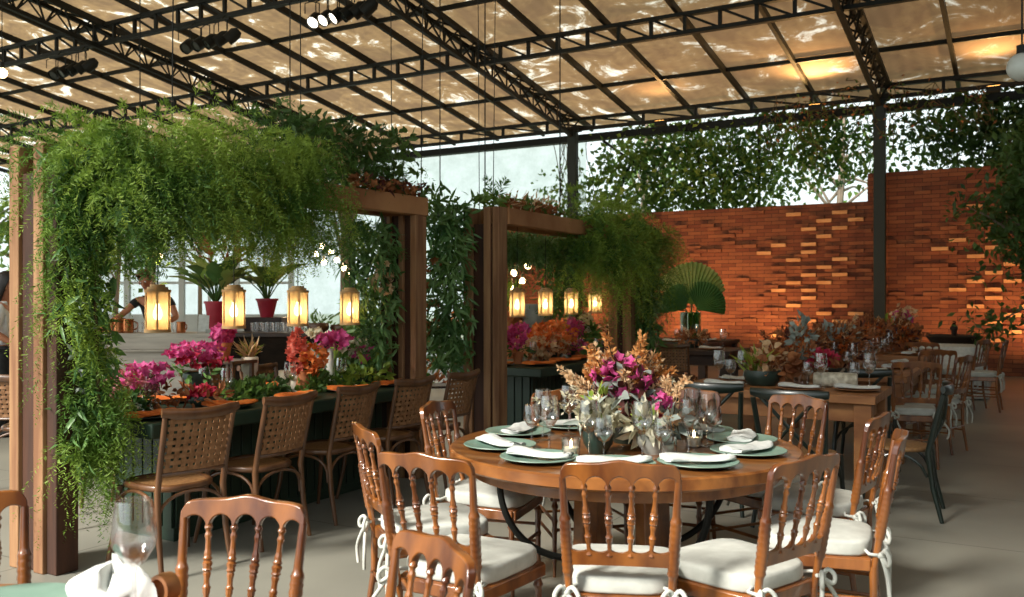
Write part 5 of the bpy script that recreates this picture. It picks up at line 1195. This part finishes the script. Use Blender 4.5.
MB().box((0.02, 0, 0.115), (0.13, 0.008, 0.22), M=Matrix.Rotation(0.2, 3, 'X') @ Matrix.Rotation(0.12, 3, 'Y')).build('card', LINEN, t, smooth=False)
MB().box((0.0, 0.03, 0.01), (0.12, 0.07, 0.018)).build('foot', WHITEW, t, bevel=0.003)
t = thing('napkin_box', 'low gray box lying on the bar next to the menu card', 'box', atd(214, 11.05, BZ-0.005), PI/6)
MB().box((0, 0, 0.025), (0.17, 0.12, 0.05)).build('box', GREYCER, t, bevel=0.004); MB().box((0, 0, 0.052), (0.15, 0.10, 0.006)).build('paper_napkins', LINEN, t)
def bowl(nm, lab, p, r, m, h=None): 
    t = thing(nm, lab, 'bowl', p); vessel(t, bowlprof(r, h or r*0.8), m, 'bowl'); MB().lathe([(r*0.87, (h or r*0.8)-0.004), (r*0.93, (h or r*0.8)+0.006), (r*0.99, (h or r*0.8)-0.004)], 28).build('rim', m, t); return t
bowl('copper_bowl', 'round hammered copper bowl at the corner of the gray bar', atd(222, 11.02, BZ-0.005), 0.085, COPPER, 0.11)
bowl('wooden_bowl', 'turned wooden bowl on the dark bar cabinet under the lanterns', atd(318, 11.2, 1.045), 0.14, BENT)
bowl('wooden_bowl', 'shallow wooden bowl stacked with snacks at the end of the dark bar cabinet', atd(342, 11.3, 1.045), 0.15, BENT, 0.09)
# potted big-leaf plants behind the bar
def broadleaf(nm, lab, p, pot_h, R, n, L, seed, riser=0.0):
    t = thing(nm, lab, 'plant', p)
    vessel(t, [(0, 0), (0.085, 0), (0.135, pot_h), (0.15, pot_h), (0.15, pot_h+0.03), (0.125, pot_h+0.03), (0.12, pot_h), (0, pot_h-0.01)], REDPOT, 'pot')
    rg = np.random.default_rng(seed); a = rg.uniform(0, 2*PI, n); tilt = rg.uniform(0.35, 1.5, n)
    D = np.stack([np.cos(a)*tilt, np.sin(a)*tilt, np.ones(n)], 1); B = np.stack([np.cos(a)*0.04, np.sin(a)*0.04, np.full(n, pot_h+0.1)], 1) + D*rg.uniform(0.05, 0.25, (n, 1))
    h = n//2
    leaf_mesh('green_leaves', B[:h], D[:h], rg.uniform(0.7, 1.1, h)*L, rg.uniform(0.42, 0.58, h)*L, PALM2, t, kind='long', curl=-0.35, N=-D[:h]*0.4 + np.array([0, 0, 1.0]))
    leaf_mesh('light_leaves', B[h:], D[h:], rg.uniform(0.7, 1.1, n-h)*L, rg.uniform(0.40, 0.52, n-h)*L, PALM, t, kind='long', curl=-0.35, N=-D[h:]*0.4 + np.array([0, 0, 1.0]))
    stems('stalks', [(0, 0, pot_h-0.01)]*n, B, FERN2, t, 0.008)
    return t
broadleaf('broadleaf_plant', 'big broad-leaved plant in a crimson pot on the corner of the bar', atd(216, 11.45, BZ-0.005), 0.36, 0.5, 26, 0.46, 4)
leaf_mesh('copper_leaves', *(lambda c: (c[0], c[1] + np.array([0, 0, 0.9]), U(0.14, 0.26, 40), U(0.05, 0.09, 40)))(inball(40, (0.05, 0.1, 1.02), (0.28, 0.28, 0.24))), RUST, bpy.data.objects['broadleaf_plant'], kind='long', curl=-0.2)
t = thing('wooden_crate', 'dark wooden crate raising the second crimson pot behind the bar', 'crate', atd(267, 12.1), PI/6)
MB().box((0, 0, 0.61), (0.5, 0.4, 1.22)).build('body', DARKW, t, bevel=0.01); MB().box((0, -0.205, 1.1), (0.5, 0.02, 0.08)).build('slat', DARKW, t)
broadleaf('broadleaf_plant', 'broad-leaved plant in a crimson pot standing on the crate behind the bar', atd(267, 12.1, 1.22), 0.22, 0.4, 18, 0.42, 9)
# ------------------------------------------------------------------ people
def skin_mesh(name, J, E, m, parent, root=0, sub=2):
    me = bpy.data.meshes.new(name); me.from_pydata([j[0] for j in J], E, []); me.materials.append(m)
    o = bpy.data.objects.new(name, me); col.objects.link(o); o.parent = parent
    s = o.modifiers.new('skin', 'SKIN'); s.use_smooth_shade = True; s.branch_smoothing = 0.4
    for i, v in enumerate(me.skin_vertices[0].data):
        r = J[i][1]; v.radius = r if isinstance(r, tuple) else (r, r); v.use_root = (i == root)
    d = o.modifiers.new('subdivision', 'SUBSURF'); d.levels = d.render_levels = sub
    return o
SKIN = mat('skin', '#a8694a', '#bf8262', (8, 8, 8), 0.55)
def person(label, loc, rz, P, shirt, trousers, hairc, long_hair=False, sleeve=0.5):
    t = thing('person', label, 'person', loc, rz)
    J, E = [], []
    def add(k, r, link=None):
        J.append((tuple(P[k]) if isinstance(k, str) else tuple(k), r)); i = len(J)-1
        if link is not None: E.append((link, i))
        return i
    pel = add('pelvis', (0.135, 0.10)); wa = add('waist', (0.125, 0.09), pel); ch = add('chest', (0.155, 0.105), wa)
    nb = add('neckbase', (0.075, 0.065), ch); nk = add('neck', 0.052, nb)
    hd = Vector(P['head']); nkv = Vector(P['neck'])
    jaw = add(hd + (nkv-hd)*0.30, (0.060, 0.068), nk); mid = add(hd, (0.074, 0.090), jaw); top = add(hd + (hd-nkv).normalized()*0.085, (0.058, 0.068), mid)
    for s in ('r', 'l'):
        sh = add('sh_'+s, 0.060, ch); el = add('el_'+s, 0.042, sh)
        E0, W0 = Vector(P['el_'+s]), Vector(P['wr_'+s]); d = (W0-E0).normalized()
        fa = add(E0 + (W0-E0)*0.35, 0.040, el); wr = add('wr_'+s, 0.026, fa)
        side = d.cross(Vector((0, 0, 1))).normalized(); pm = add(W0 + d*0.055, (0.038, 0.018), wr)
        for k, (o, L) in enumerate(((-0.027, 0.062), (-0.009, 0.078), (0.009, 0.074), (0.026, 0.056))):
            k1 = add(W0 + d*0.10 + side*o, 0.0095, pm); k2 = add(W0 + d*(0.10+L*0.55) + side*o*1.2 + Vector((0, 0, -0.010)), 0.0085, k1)
            add(W0 + d*(0.10+L) + side*o*1.25 + Vector((0, 0, -0.028)), 0.007, k2)
        q = -1 if s == 'r' else 1
        t1 = add(W0 + d*0.045 + side*0.042*q, 0.0105, pm); add(W0 + d*0.085 + side*0.058*q + Vector((0, 0, -0.012)), 0.0085, t1)
        hp = add('hip_'+s, 0.095, pel); kn = add('kn_'+s, 0.060, hp); cf_ = add(Vector(P['kn_'+s])*0.65 + Vector(P['an_'+s])*0.35 + Vector((0, -0.015, 0)), 0.056, kn)
        an = add('an_'+s, 0.040, cf_); add(Vector(P['an_'+s]) + Vector((0, 0.14, -0.045)), (0.036, 0.028), an)
    skin_mesh('body', J, E, SKIN, t)
    # clothes: their own skinned shells over the body
    def shell(nm, keys, edges, m): return skin_mesh(nm, [(tuple(P[k]) if isinstance(k, str) else tuple(k), r) for k, r in keys], edges, m, t)
    sl = {s: Vector(P['sh_'+s]).lerp(Vector(P['el_'+s]), sleeve) for s in 'rl'}
    shell('shirt', [('waist', (0.150, 0.112)), ('chest', (0.172, 0.122)), ('neckbase', (0.086, 0.075)), ('sh_r', 0.074), (sl['r'], 0.062), ('sh_l', 0.074), (sl['l'], 0.062), ('pelvis', (0.158, 0.120))], [(7, 0), (0, 1), (1, 2), (1, 3), (3, 4), (1, 5), (5, 6)], shirt)
    shell('trousers', [('pelvis', (0.150, 0.115)), ('hip_r', 0.108), ('kn_r', 0.078), ('an_r', 0.062), ('hip_l', 0.108), ('kn_l', 0.078), ('an_l', 0.062)], [(0, 1), (1, 2), (2, 3), (0, 4), (4, 5), (5, 6)], trousers)
    up = (hd-nkv).normalized(); fw = Vector((0, 1, 0)); fw = (fw - up*fw.dot(up)).normalized(); R = Matrix((up.cross(fw)*-1, fw, up)).transposed()
    mb = MB(); vs = []; n = 18
    for i in range(9):
        a = PI*i/12
        for k in range(n):
            b = 2*PI*k/n; front = max(0, math.sin(b)); rr = 0.088*math.sin(a + 0.02)
            v = Vector((rr*1.0*math.cos(b), rr*1.18*math.sin(b) - 0.012, 0.055 + 0.105*math.cos(a)*1.0))
            if i > 4 and front > 0.3: v.z = 0.055 + 0.105*math.cos(PI*4.6/12) + 0.004*i; v *= 0.99
            elif i > 4 and long_hair: v.z -= 0.05*(i-4)
            vs.append(hd + R @ (v*1.05) )
    mb.add(vs, [(i*n+k, i*n+(k+1) % n, (i+1)*n+(k+1) % n, (i+1)*n+k) for i in range(8) for k in range(n)]).build('hair', hairc, t, sharp=1.4)
    fm = MB(); fm.tube([hd + R @ Vector((0, 0.085, 0.012)), hd + R @ Vector((0, 0.112, -0.026)), hd + R @ Vector((0, 0.092, -0.034))], [0.008, 0.014, 0.010], 8); fm.build('nose', SKIN, t, sharp=1.4)
    for s in (-1, 1):
        MB().ball(hd + R @ Vector((0.031*s, 0.084, 0.012)), 0.012, 10).build('eye', LINEN, t); MB().ball(hd + R @ Vector((0.031*s, 0.0935, 0.012)), 0.0055, 8).build('iris', DARKW, t)
        MB().ball(hd + R @ Vector((0.078*s, -0.004, -0.005)), 0.026, 10, (0.4, 0.75, 1.2)).build('ear', SKIN, t)
    MB().tube([hd + R @ Vector((x, 0.088 - 4*x*x, -0.060)) for x in (-0.022, -0.01, 0, 0.01, 0.022)], [0.003, 0.006, 0.006, 0.006, 0.003], 6).build('mouth', mat('lips', '#8a4038', '#9a4c42', (5, 5, 5), 0.5), t)
    for s in 'rl':
        a = Vector(P['an_'+s]); MB().ball(a + Vector((0, 0.07, -0.045)), 0.05, 12, (0.95, 2.6, 0.9)).build('shoe', STEEL, t)
    return t
V = Vector
person('man in a black t-shirt leaning over the bar with arms spread, behind the first lantern', atd(156, 12.15), PI/6 + PI, dict(pelvis=(0, -0.08, 0.98), waist=(0, -0.02, 1.15), chest=(0, 0.06, 1.38), neckbase=(0.02, 0.10, 1.52), neck=(0.04, 0.14, 1.57), head=(0.07, 0.19, 1.70),
    sh_r=(0.20, 0.08, 1.46), el_r=(0.36, 0.22, 1.26), wr_r=(0.49, 0.40, 1.13), sh_l=(-0.20, 0.08, 1.46), el_l=(-0.34, 0.16, 1.22), wr_l=(-0.24, 0.42, 1.12), hip_r=(0.09, -0.09, 0.92), kn_r=(0.11, -0.04, 0.50), an_r=(0.12, -0.10, 0.085), hip_l=(-0.09, -0.09, 0.92), kn_l=(-0.11, -0.02, 0.50), an_l=(-0.12, -0.10, 0.085)),
    mat('black_jersey', '#141618', '#1e2022', (20, 20, 20), 0.8), mat('black_trousers', '#16181a', '#202224', (20, 20, 20), 0.8), mat('brown_hair', '#4a2616', '#6e3a20', (40, 40, 40), 0.6))
person('person in white shirt and dark trousers standing beyond the tall timber post', atd(1, 9.6), PI/6 - 1.2, dict(pelvis=(0, 0, 0.95), waist=(0, 0.01, 1.10), chest=(0, 0.02, 1.32), neckbase=(0, 0.02, 1.44), neck=(0, 0.03, 1.49), head=(0, 0.055, 1.60),
    sh_r=(0.18, 0.01, 1.39), el_r=(0.22, -0.04, 1.12), wr_r=(0.20, 0.16, 0.98), sh_l=(-0.18, 0.01, 1.39), el_l=(-0.22, -0.03, 1.12), wr_l=(-0.20, 0.16, 0.98), hip_r=(0.09, 0, 0.89), kn_r=(0.09, 0.03, 0.49), an_r=(0.10, -0.02, 0.085), hip_l=(-0.09, 0, 0.89), kn_l=(-0.09, 0.05, 0.49), an_l=(-0.10, 0.02, 0.085)),
    mat('white_shirt', '#d4d6d4', '#e4e6e4', (20, 20, 20), 0.8), bpy.data.materials['black_trousers'], mat('black_hair', '#181210', '#241a16', (40, 40, 40), 0.5), True, 0.95)

# ------------------------------------------------------------------ lamps of the place
def uplight(x, y, e, lab, tilt=0.0):
    t = thing('floor_uplight', lab, 'uplight', (x, y, 0))
    MB().lathe([(0, 0), (0.09, 0), (0.09, 0.10), (0.075, 0.13), (0.07, 0.13), (0.07, 0.11), (0, 0.11)], 20).build('housing', STEEL, t, sharp=0.6)
    MB().lathe([(0, 0.112), (0.066, 0.112)], 20).build('lens', mat('amber_lens', '#ffffff', emit='#ffb050', es=6), t)
    lamp('uplight_beam', 'SPOT', (x, y, 0.16), e, (1.0, 0.54, 0.24), 0.08, (PI - 0.22 + tilt, 0, 0), math.radians(150), 0.9)
for x, y, e, lab in ((-9.6, 18.3, 240, 'amber uplight at the brick wall seen through the second arch'), (-6.6, 18.2, 300, 'amber uplight at the brick wall behind the fan palm'), (-4.6, 18.4, 170, 'amber uplight at the brick wall below the pale bricks'),
                     (-1.6, 18.4, 80, 'amber uplight at the brick wall past the green column'), (0.2, 18.4, 220, 'amber uplight at the brick wall beside the leafy tree')):
    uplight(x, y, e, lab)
# floodlight on the eaves truss washing the roof sheets
def flood(x, y, e, lab):
    z = roof(y) - 0.75; t = thing('eaves_floodlight', lab, 'floodlight', (x, y, z))
    MB().box((0, 0, 0.06), (0.24, 0.16, 0.10)).build('housing', STEEL, t, bevel=0.01); MB().box((0, 0, 0.113), (0.20, 0.12, 0.006)).build('lens', MATS['amber_lens'], t)
    MB().bar((0, 0.0, 0.03), (0, YW-0.1-y, roof(YW-0.1)-0.36-z), 0.035).build('bracket', STEEL, t)
    lamp('flood_beam', 'SPOT', (x, y, z+0.17), e, (1.0, 0.55, 0.2), 0.06, (PI + 0.5, 0, 0), math.radians(140), 0.9)
flood(-3.75, 18.6, 420, 'warm floodlight on the eaves truss lighting the roof beside the green column')
flood(-7.0, 18.6, 90, 'warm floodlight on the eaves truss among the vines')
flood(-0.6, 18.6, 180, 'warm floodlight on the eaves truss above the leafy tree')
# stage spotlights in clusters
def can(lit):
    t = thing('stage_spotlight', 'x', 'spotlight')
    M = Matrix.Rotation(-0.85, 3, 'X') @ Matrix.Rotation(0.25, 3, 'Y')
    MB().lathe([(0, 0.28), (0.06, 0.28), (0.11, 0.20), (0.11, 0.0), (0.10, 0.0), (0.096, 0.03), (0, 0.035)], 18, (0, 0, -0.36), M).build('can', STEEL, t, sharp=0.6)
    MB().lathe([(0, 0.028), (0.094, 0.028)], 18, (0, 0, -0.36), M).build('lens', mat('lit_lens', '#fff4e0', emit='#fff0d8', es=5) if lit else mat('dark_lens', '#30342f', '#3a3e38', (5, 5, 5), 0.2), t)
    MB().tube([(-0.12, 0, -0.2), (-0.12, 0, -0.03), (0, 0, 0.0), (0.12, 0, -0.03), (0.12, 0, -0.2)], 0.010, 6).build('yoke', STEEL, t)
    return t
CL, CD = Maker(can(True)), Maker(can(False))
for c, (px, n, Zt, nm) in enumerate(((335, 6, None, 'cluster high over the arches'), (203, 5, None, 'middle cluster on the roof truss'), (66, 5, None, 'third cluster, over the first arch'))):
    u = (px-512)/FPX; dx, dy = u*C30 - S30, u*S30 + C30; tt = 11.3/dy; x0 = dx*tt; zb = roof(11.5) - 0.62
    t = thing('lamp_bar', 'short steel bar holding the ' + nm, 'lamp bar', (x0, 11.36, zb)); MB().tube([(-0.62, 0, 0), (0.62, 0, 0)], 0.025, 8).build('pipe', STEEL, t)
    for s in (-0.4, 0.4): MB().tube([(s, 0, 0), (s, 0.12, 0.16)], 0.012, 6).build('clamp', STEEL, t)
    for i in range(n):
        k = CL if (c == 0 and i < 3) else CD
        k.put((x0 - 0.55 + 1.1*i/(n-1), 11.36, zb-0.02), 0.5 - 0.3*i, ('lit ' if k is CL else 'unlit ') + 'stage spotlight, %s in the %s' % (('first', 'second', 'third', 'fourth', 'fifth', 'sixth')[i], nm), 'stage spotlights')
# bare bulbs
def bulb_on_cord(L):
    t = thing('festoon_bulb', 'x', 'bulb')
    MB().ball((0, 0, 0), 0.045, 12).build('glass_bulb', BULB, t); MB().tube([(0, 0, 0.035), (0, 0, 0.10)], 0.018, 8).build('socket', STEEL, t); MB().tube([(0, 0, 0.1), (0, 0, L)], 0.004, 5).build('cord', STEEL, t)
    return t
for i, (px, py) in enumerate(((514, 273), (503, 284), (522, 281), (512, 289), (528, 266))):
    Z = 12.3; z = EYE + (HOR-py)/FPX*Z; p = atd(px, Z, z); t = bulb_on_cord(2.36 - z); t.location = p
    tag(t, 'glowing bare bulb hanging before the brick in the second arch, %s of the bunch' % ('middle', 'outermost', 'second highest', 'lowest', 'highest')[i], 'bulb', 'bulbs in the second arch'); lamp('bulb_light', 'POINT', p - V((0, 0, 0.09)), 4, (1, 0.6, 0.25), 0.04)
for i, (px, py) in enumerate(((316, 254), (324, 262), (331, 252), (337, 260), (344, 268), (322, 246), (350, 274), (433, 262), (160, 256))):
    Z = 14.5; z = EYE + (HOR-py)/FPX*Z; p = atd(px, Z, z); t = bulb_on_cord(2.62 - z); t.location = p; lamp('bulb_light', 'POINT', p - V((0, 0, 0.09)), 14, (1, 0.72, 0.42), 0.04)
    tag(t, ('small warm bulb of the string beyond the bar, %s' % ('first', 'second', 'third', 'fourth', 'fifth', 'topmost', 'lowest', '', '')[i]) if i < 7 else ('warm bulb between the two flower arches', 'warm bulb hanging behind the bartender')[i-7], 'bulb', 'bulbs beyond the bar')
for pa, pb, lab in ((atd(290, 14.5, 2.62), atd(440, 14.5, 2.62), 'black festoon cable of the bulb string beyond the bar'), (atd(140, 14.5, 2.62), atd(290, 14.5, 2.62), 'black festoon cable stretched over the bartender'), (atd(485, 12.3, 2.36), atd(560, 12.3, 2.36), 'black festoon cable behind the second arch')):
    tag(MB().tube([V((pa.x, pa.y, roof(pa.y)-0.06)), pa, (pa+pb)/2, pb, V((pb.x, pb.y, roof(pb.y)-0.06))], 0.010, 6).build('festoon_cable', STEEL), lab, 'cable')
p = atd(2, 13.0, EYE + (HOR-73)/FPX*13.0); t = bulb_on_cord(1.2); t.location = p; t.scale = (1.6,)*3; tag(t, 'round lit bulb under the roof above the tall timber post', 'bulb')
p = atd(1022, 5.4, EYE + (HOR-67)/FPX*5.4); t = thing('globe_pendant', 'pale globe pendant cut by the picture edge under the roof', 'pendant lamp', p)
MB().ball((0, 0, 0), 0.085, 20).build('globe', mat('opal_glass', '#b8bcb8', '#c4c8c4', (4, 4, 4), 0.3), t); MB().tube([(0, 0, 0.08), (0, 0, 0.13)], 0.03, 10).build('cap', STEEL, t); MB().tube([(0, 0, 0.13), (0, 0, roof(p.y) - p.z - 0.05)], 0.005, 6).build('cord', STEEL, t)

LEAFY = mat('sunlit_leaf', '#4c7030', '#8aa850', (1.5, 1.5, 1.5), 0.5, transl=0.45)
# ------------------------------------------------------------------ vines and trees
def clumped(n, x, y, z, clumps, r):
    c = np.stack([U(*x, clumps), U(*y, clumps), U(*z, clumps)], 1); k = NR.integers(0, clumps, n)
    return c[k] + NR.normal(size=(n, 3))*np.array(r)
def vine(label, n, x, z, clumps, m, size=0.10, y=(YW+0.25, YW+0.6), top=None, extra=0):
    t = thing('climbing_vine', label, 'vine', ((x[0]+x[1])/2, YW+0.45, 0)); o = np.array(t.location)
    P = clumped(n, x, y, z, clumps, (0.35, 0.10, 0.33)); P[:, 2] = np.minimum(P[:, 2], 5.5); P = P[P[:, 2] > z[0]-0.25]; k = len(P)
    leaf_mesh('leaves', P-o, rdir(k, down=0.9), U(0.7, 1.3, k)*size, U(0.55, 0.8, k)*size, m, t, curl=-0.1)
    mb = MB(); R3 = random.Random(int(abs(x[0])*100))
    for i in range(7+extra):
        xx = R3.uniform(*x); pts = [V((xx, YW+0.4, 5.45))]
        while pts[-1].z > z[0]+0.2: pts.append(pts[-1] + V((R3.uniform(-0.14, 0.14), R3.uniform(-0.04, 0.04), -0.32)))
        mb.tube([p - V(o) for p in pts], 0.010, 5)
    mb.build('runners', STEM, t, sharp=1.4)
vine('dense vine over the brick wall beside the dark column of the second arch', 2300, (-9.0, -6.6), (3.5, 5.3), 60, VINE, 0.155)
vine('thick leafy vine spilling over the middle of the brick wall', 2300, (-6.7, -4.9), (3.5, 5.2), 52, VINE, 0.155)
vine('vine hanging high above the pale bricks, open sky under it', 1500, (-4.9, -2.6), (4.0, 5.3), 36, VINE, 0.15)
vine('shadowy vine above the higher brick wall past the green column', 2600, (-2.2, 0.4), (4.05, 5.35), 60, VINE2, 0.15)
vine('thin vine creeping by the column behind the second arch', 330, (-10.3, -9.3), (3.2, 4.4), 10, VINE, 0.12)
# reddish bare runners round the column head and along the eaves
t = thing('eaves_creeper', 'tangled reddish creeper along the eaves truss around the green column head', 'vine', (-2.4, YW-0.35, 5.3)); mb = MB(); R4 = random.Random(5); tips = []
for i in range(46):
    p = V((R4.uniform(-2.6, 1.6), R4.uniform(-0.1, 0.15), R4.uniform(-0.1, 0.45))); pts = [p]
    for k in range(6): pts.append(pts[-1] + V((R4.uniform(-0.22, 0.22), R4.uniform(-0.05, 0.05), R4.uniform(-0.28, 0.10)))); tips.append(tuple(pts[-1]))
    mb.tube(pts, 0.008, 4)
mb.build('runners', STEM, t, sharp=1.4); k = len(tips); leaf_mesh('leaves', np.array(tips), rdir(k, down=0.6), U(0.06, 0.12, k), U(0.04, 0.07, k), VINE2, t)
tips2 = np.array(tips)[::3] + NR.normal(size=(len(tips[::3]), 3))*0.08; leaf_mesh('red_leaves', tips2, rdir(len(tips2), down=0.6), 0.09, 0.05, RUST, t)

def tree(label, p, h, crown, r, n, m, size=0.12, lean=(0, 0), name='leafy_tree', tr=0.09, cat='tree', bm=None):
    t = thing(name, label, cat, p); R5 = random.Random(int(h*100+p[0]*10)); mb = MB()
    top = V((lean[0], lean[1], h)); trunk = [V((0, 0, 0)), V((lean[0]*0.25, lean[1]*0.25, h*0.35)), V((lean[0]*0.6, lean[1]*0.6, h*0.7)), top]
    mb.tube(trunk, [tr, tr*0.8, tr*0.6, tr*0.3], 9); mb.build('trunk', bm or BARK, t, sharp=1.4)
    mb = MB(); C = []
    for i in range(14):
        s = R5.uniform(0.45, 1.0); b = trunk[0].lerp(top, s); d = V((R5.uniform(-1, 1), R5.uniform(-1, 1), R5.uniform(-0.2, 0.7))).normalized(); e = V(crown) + V((d.x*r[0], d.y*r[1], d.z*r[2]))*0.8
        mb.tube([b, b.lerp(e, 0.5) + V((0, 0, 0.1)), e], [tr*0.35, tr*0.22, tr*0.1], 5); C += [b.lerp(e, 0.6), e]
    mb.build('branches', bm or BARK, t, sharp=1.4)
    C = np.array([tuple(c) for c in C]); k = NR.integers(0, len(C), n); P = C[k] + NR.normal(size=(n, 3))*np.array(r)*0.22
    leaf_mesh('foliage', P, rdir(n, down=0.5), U(0.7, 1.3, n)*size, U(0.45, 0.7, n)*size, m, t, curl=-0.1)
    return t
tree('leafy dark tree before the brick wall, one branch reaching toward the column', atd(1042, 13.2), 4.2, (-0.1, 0, 2.7), (0.8, 0.7, 1.6), 3000, VINE2, 0.13, (0.1, 0))
tt_ = bpy.data.objects['leafy_tree']
mb = MB(); br = [atd(1035, 13.2, 2.2), atd(1005, 13.1, 2.5), atd(985, 13.0, 2.68), atd(962, 12.9, 2.82)]; mb.tube([V(p) - tt_.location for p in br], [0.035, 0.022, 0.014, 0.006], 6); mb.build('reaching_branch', BARK, tt_, sharp=1.4)
P = np.concatenate([np.array(b)[None] + NR.normal(size=(45 if i else 160, 3))*np.array([0.13, 0.13, 0.10 + 0.1*(i < 2)]) for i, b in enumerate(br)]) - np.array(tt_.location)
leaf_mesh('branch_leaves', P, rdir(len(P), down=0.3), U(0.09, 0.15, len(P)), U(0.05, 0.08, len(P)), VINE2, tt_)
br = [atd(1035, 13.2, 1.4), atd(1000, 13.1, 1.15), atd(985, 13.0, 0.95)]; P = np.concatenate([np.array(b)[None] + NR.normal(size=(70, 3))*np.array([0.2, 0.15, 0.14]) for b in br]) - np.array(tt_.location)
leaf_mesh('low_leaves', P, rdir(len(P), down=0.3), U(0.09, 0.15, len(P)), U(0.05, 0.08, len(P)), VINE2, tt_); mb = MB(); mb.tube([V(p) - tt_.location for p in br], 0.012, 5); mb.build('low_branch', BARK, tt_, sharp=1.4)
tree('slim leafy tree standing behind the bar by the fern drape', atd(112, 14.2), 3.4, (0.0, 0, 2.3), (0.75, 0.75, 1.15), 620, LEAFY, 0.15, (0.2, 0.1), tr=0.05)
tree('pale forked trunk with sparse leaves behind the bartender', atd(152, 15.6), 4.4, (0.2, 0, 3.5), (1.1, 1.0, 0.9), 260, LEAFY, 0.15, (-0.15, 0), tr=0.11)
tree('bushy tree behind the crimson pot, seen under the fern crown', atd(200, 17.0), 3.8, (0, 0, 2.8), (1.0, 1.0, 1.0), 420, LEAFY, 0.16, tr=0.05)
tree('gray trunk with pale leaves beyond the bulb string', atd(345, 17.5), 4.2, (0, 0, 3.6), (0.8, 0.8, 0.8), 160, LEAFY, 0.14, tr=0.12)
for i, (px, Z, h, lab) in enumerate(((20, 30, 5.0, 'garden tree far beyond the timber post'), (110, 33, 5.6, 'garden tree far behind the fern drape'), (640, 31, 8.5, 'tall garden tree beyond the middle of the brick wall'), (835, 28, 7.4, 'bare-branched tree beyond the gap in the vines'))):
    tree(lab, atd(px, Z), h, (0, 0, h*0.65), (2.2, 2.0, h*0.3), (700, 700, 200, 60)[i], LEAFY, 0.3, (0.3, 0), tr=0.16, name='garden_tree', bm=BARK)
for i, (px, Z, lab) in enumerate(((312, 18.6, 'grassy shrub under the bulb string'), (388, 17.6, 'low shrub behind the far post of the first arch'), (445, 15.0, 'russet-flowered shrub between the two arches'))):
    p = atd(px, Z); plant('garden_shrub', lab, 'shrub', p, [('leaves', 'leaf', (LEAFY, FERN, RUST)[i], 260, (0, 0, 0.6), (0.6, 0.55, 0.6), 0.16), ('inner_leaves', 'leaf', FERN2, 90, (0, 0, 0.4), (0.45, 0.4, 0.4), 0.16)])
# white garden pavilion glimpsed behind the bar
t = thing('garden_pavilion', 'white framed garden pavilion with glazed bays glimpsed through the leaves behind the bar', 'pavilion', atd(186, 25), PI/6)
PW = mat('white_paint', '#c4cac8', '#d4dad8', (3, 3, 3), 0.6)
MB().box((0, 0.5, 3.55), (6.4, 2.0, 0.18)).build('roof', mat('tile_roof', '#8a5a44', '#a4705a', (3, 9, 3), 0.8), t, bevel=0.02)
for x in (-3, -1.5, 0, 1.5, 3): MB().box((x, -0.3, 1.73), (0.14, 0.14, 3.46)).build('post', PW, t)
for x in (-2.25, -0.75, 0.75, 2.25):
    w = MB(); 
    for zz in (1.0, 1.9, 2.8): w.box((x, -0.3, zz), (1.36, 0.07, 0.07))
    w.box((x, -0.3, 1.9), (0.06, 0.06, 1.9)); w = w.build('window_frame', PW, t); MB().box((x, -0.27, 1.9), (1.3, 0.01, 1.9)).build('pane', GLASS, w)
for x in (-2.25, -0.75, 0.75, 2.25): MB().box((x, -0.3, 0.48), (1.36, 0.1, 0.96)).build('panel', PW, t)
# white wall of daylight side: low planter wall behind the bar
t = thing('serving_table', 'low dark sideboard with crockery behind the second arch garland', 'table', atd(450, 12.6), PI/6)
MB().box((0, 0, 0.78), (1.5, 0.6, 0.05)).build('top', DARKW, t, bevel=0.005)
for x in (-0.68, 0.68):
    for y in (-0.24, 0.24): MB().box((x, y, 0.38), (0.07, 0.07, 0.76)).build('leg', DARKW, t)
MB().box((0, 0, 0.25), (1.4, 0.5, 0.03)).build('shelf', DARKW, t)
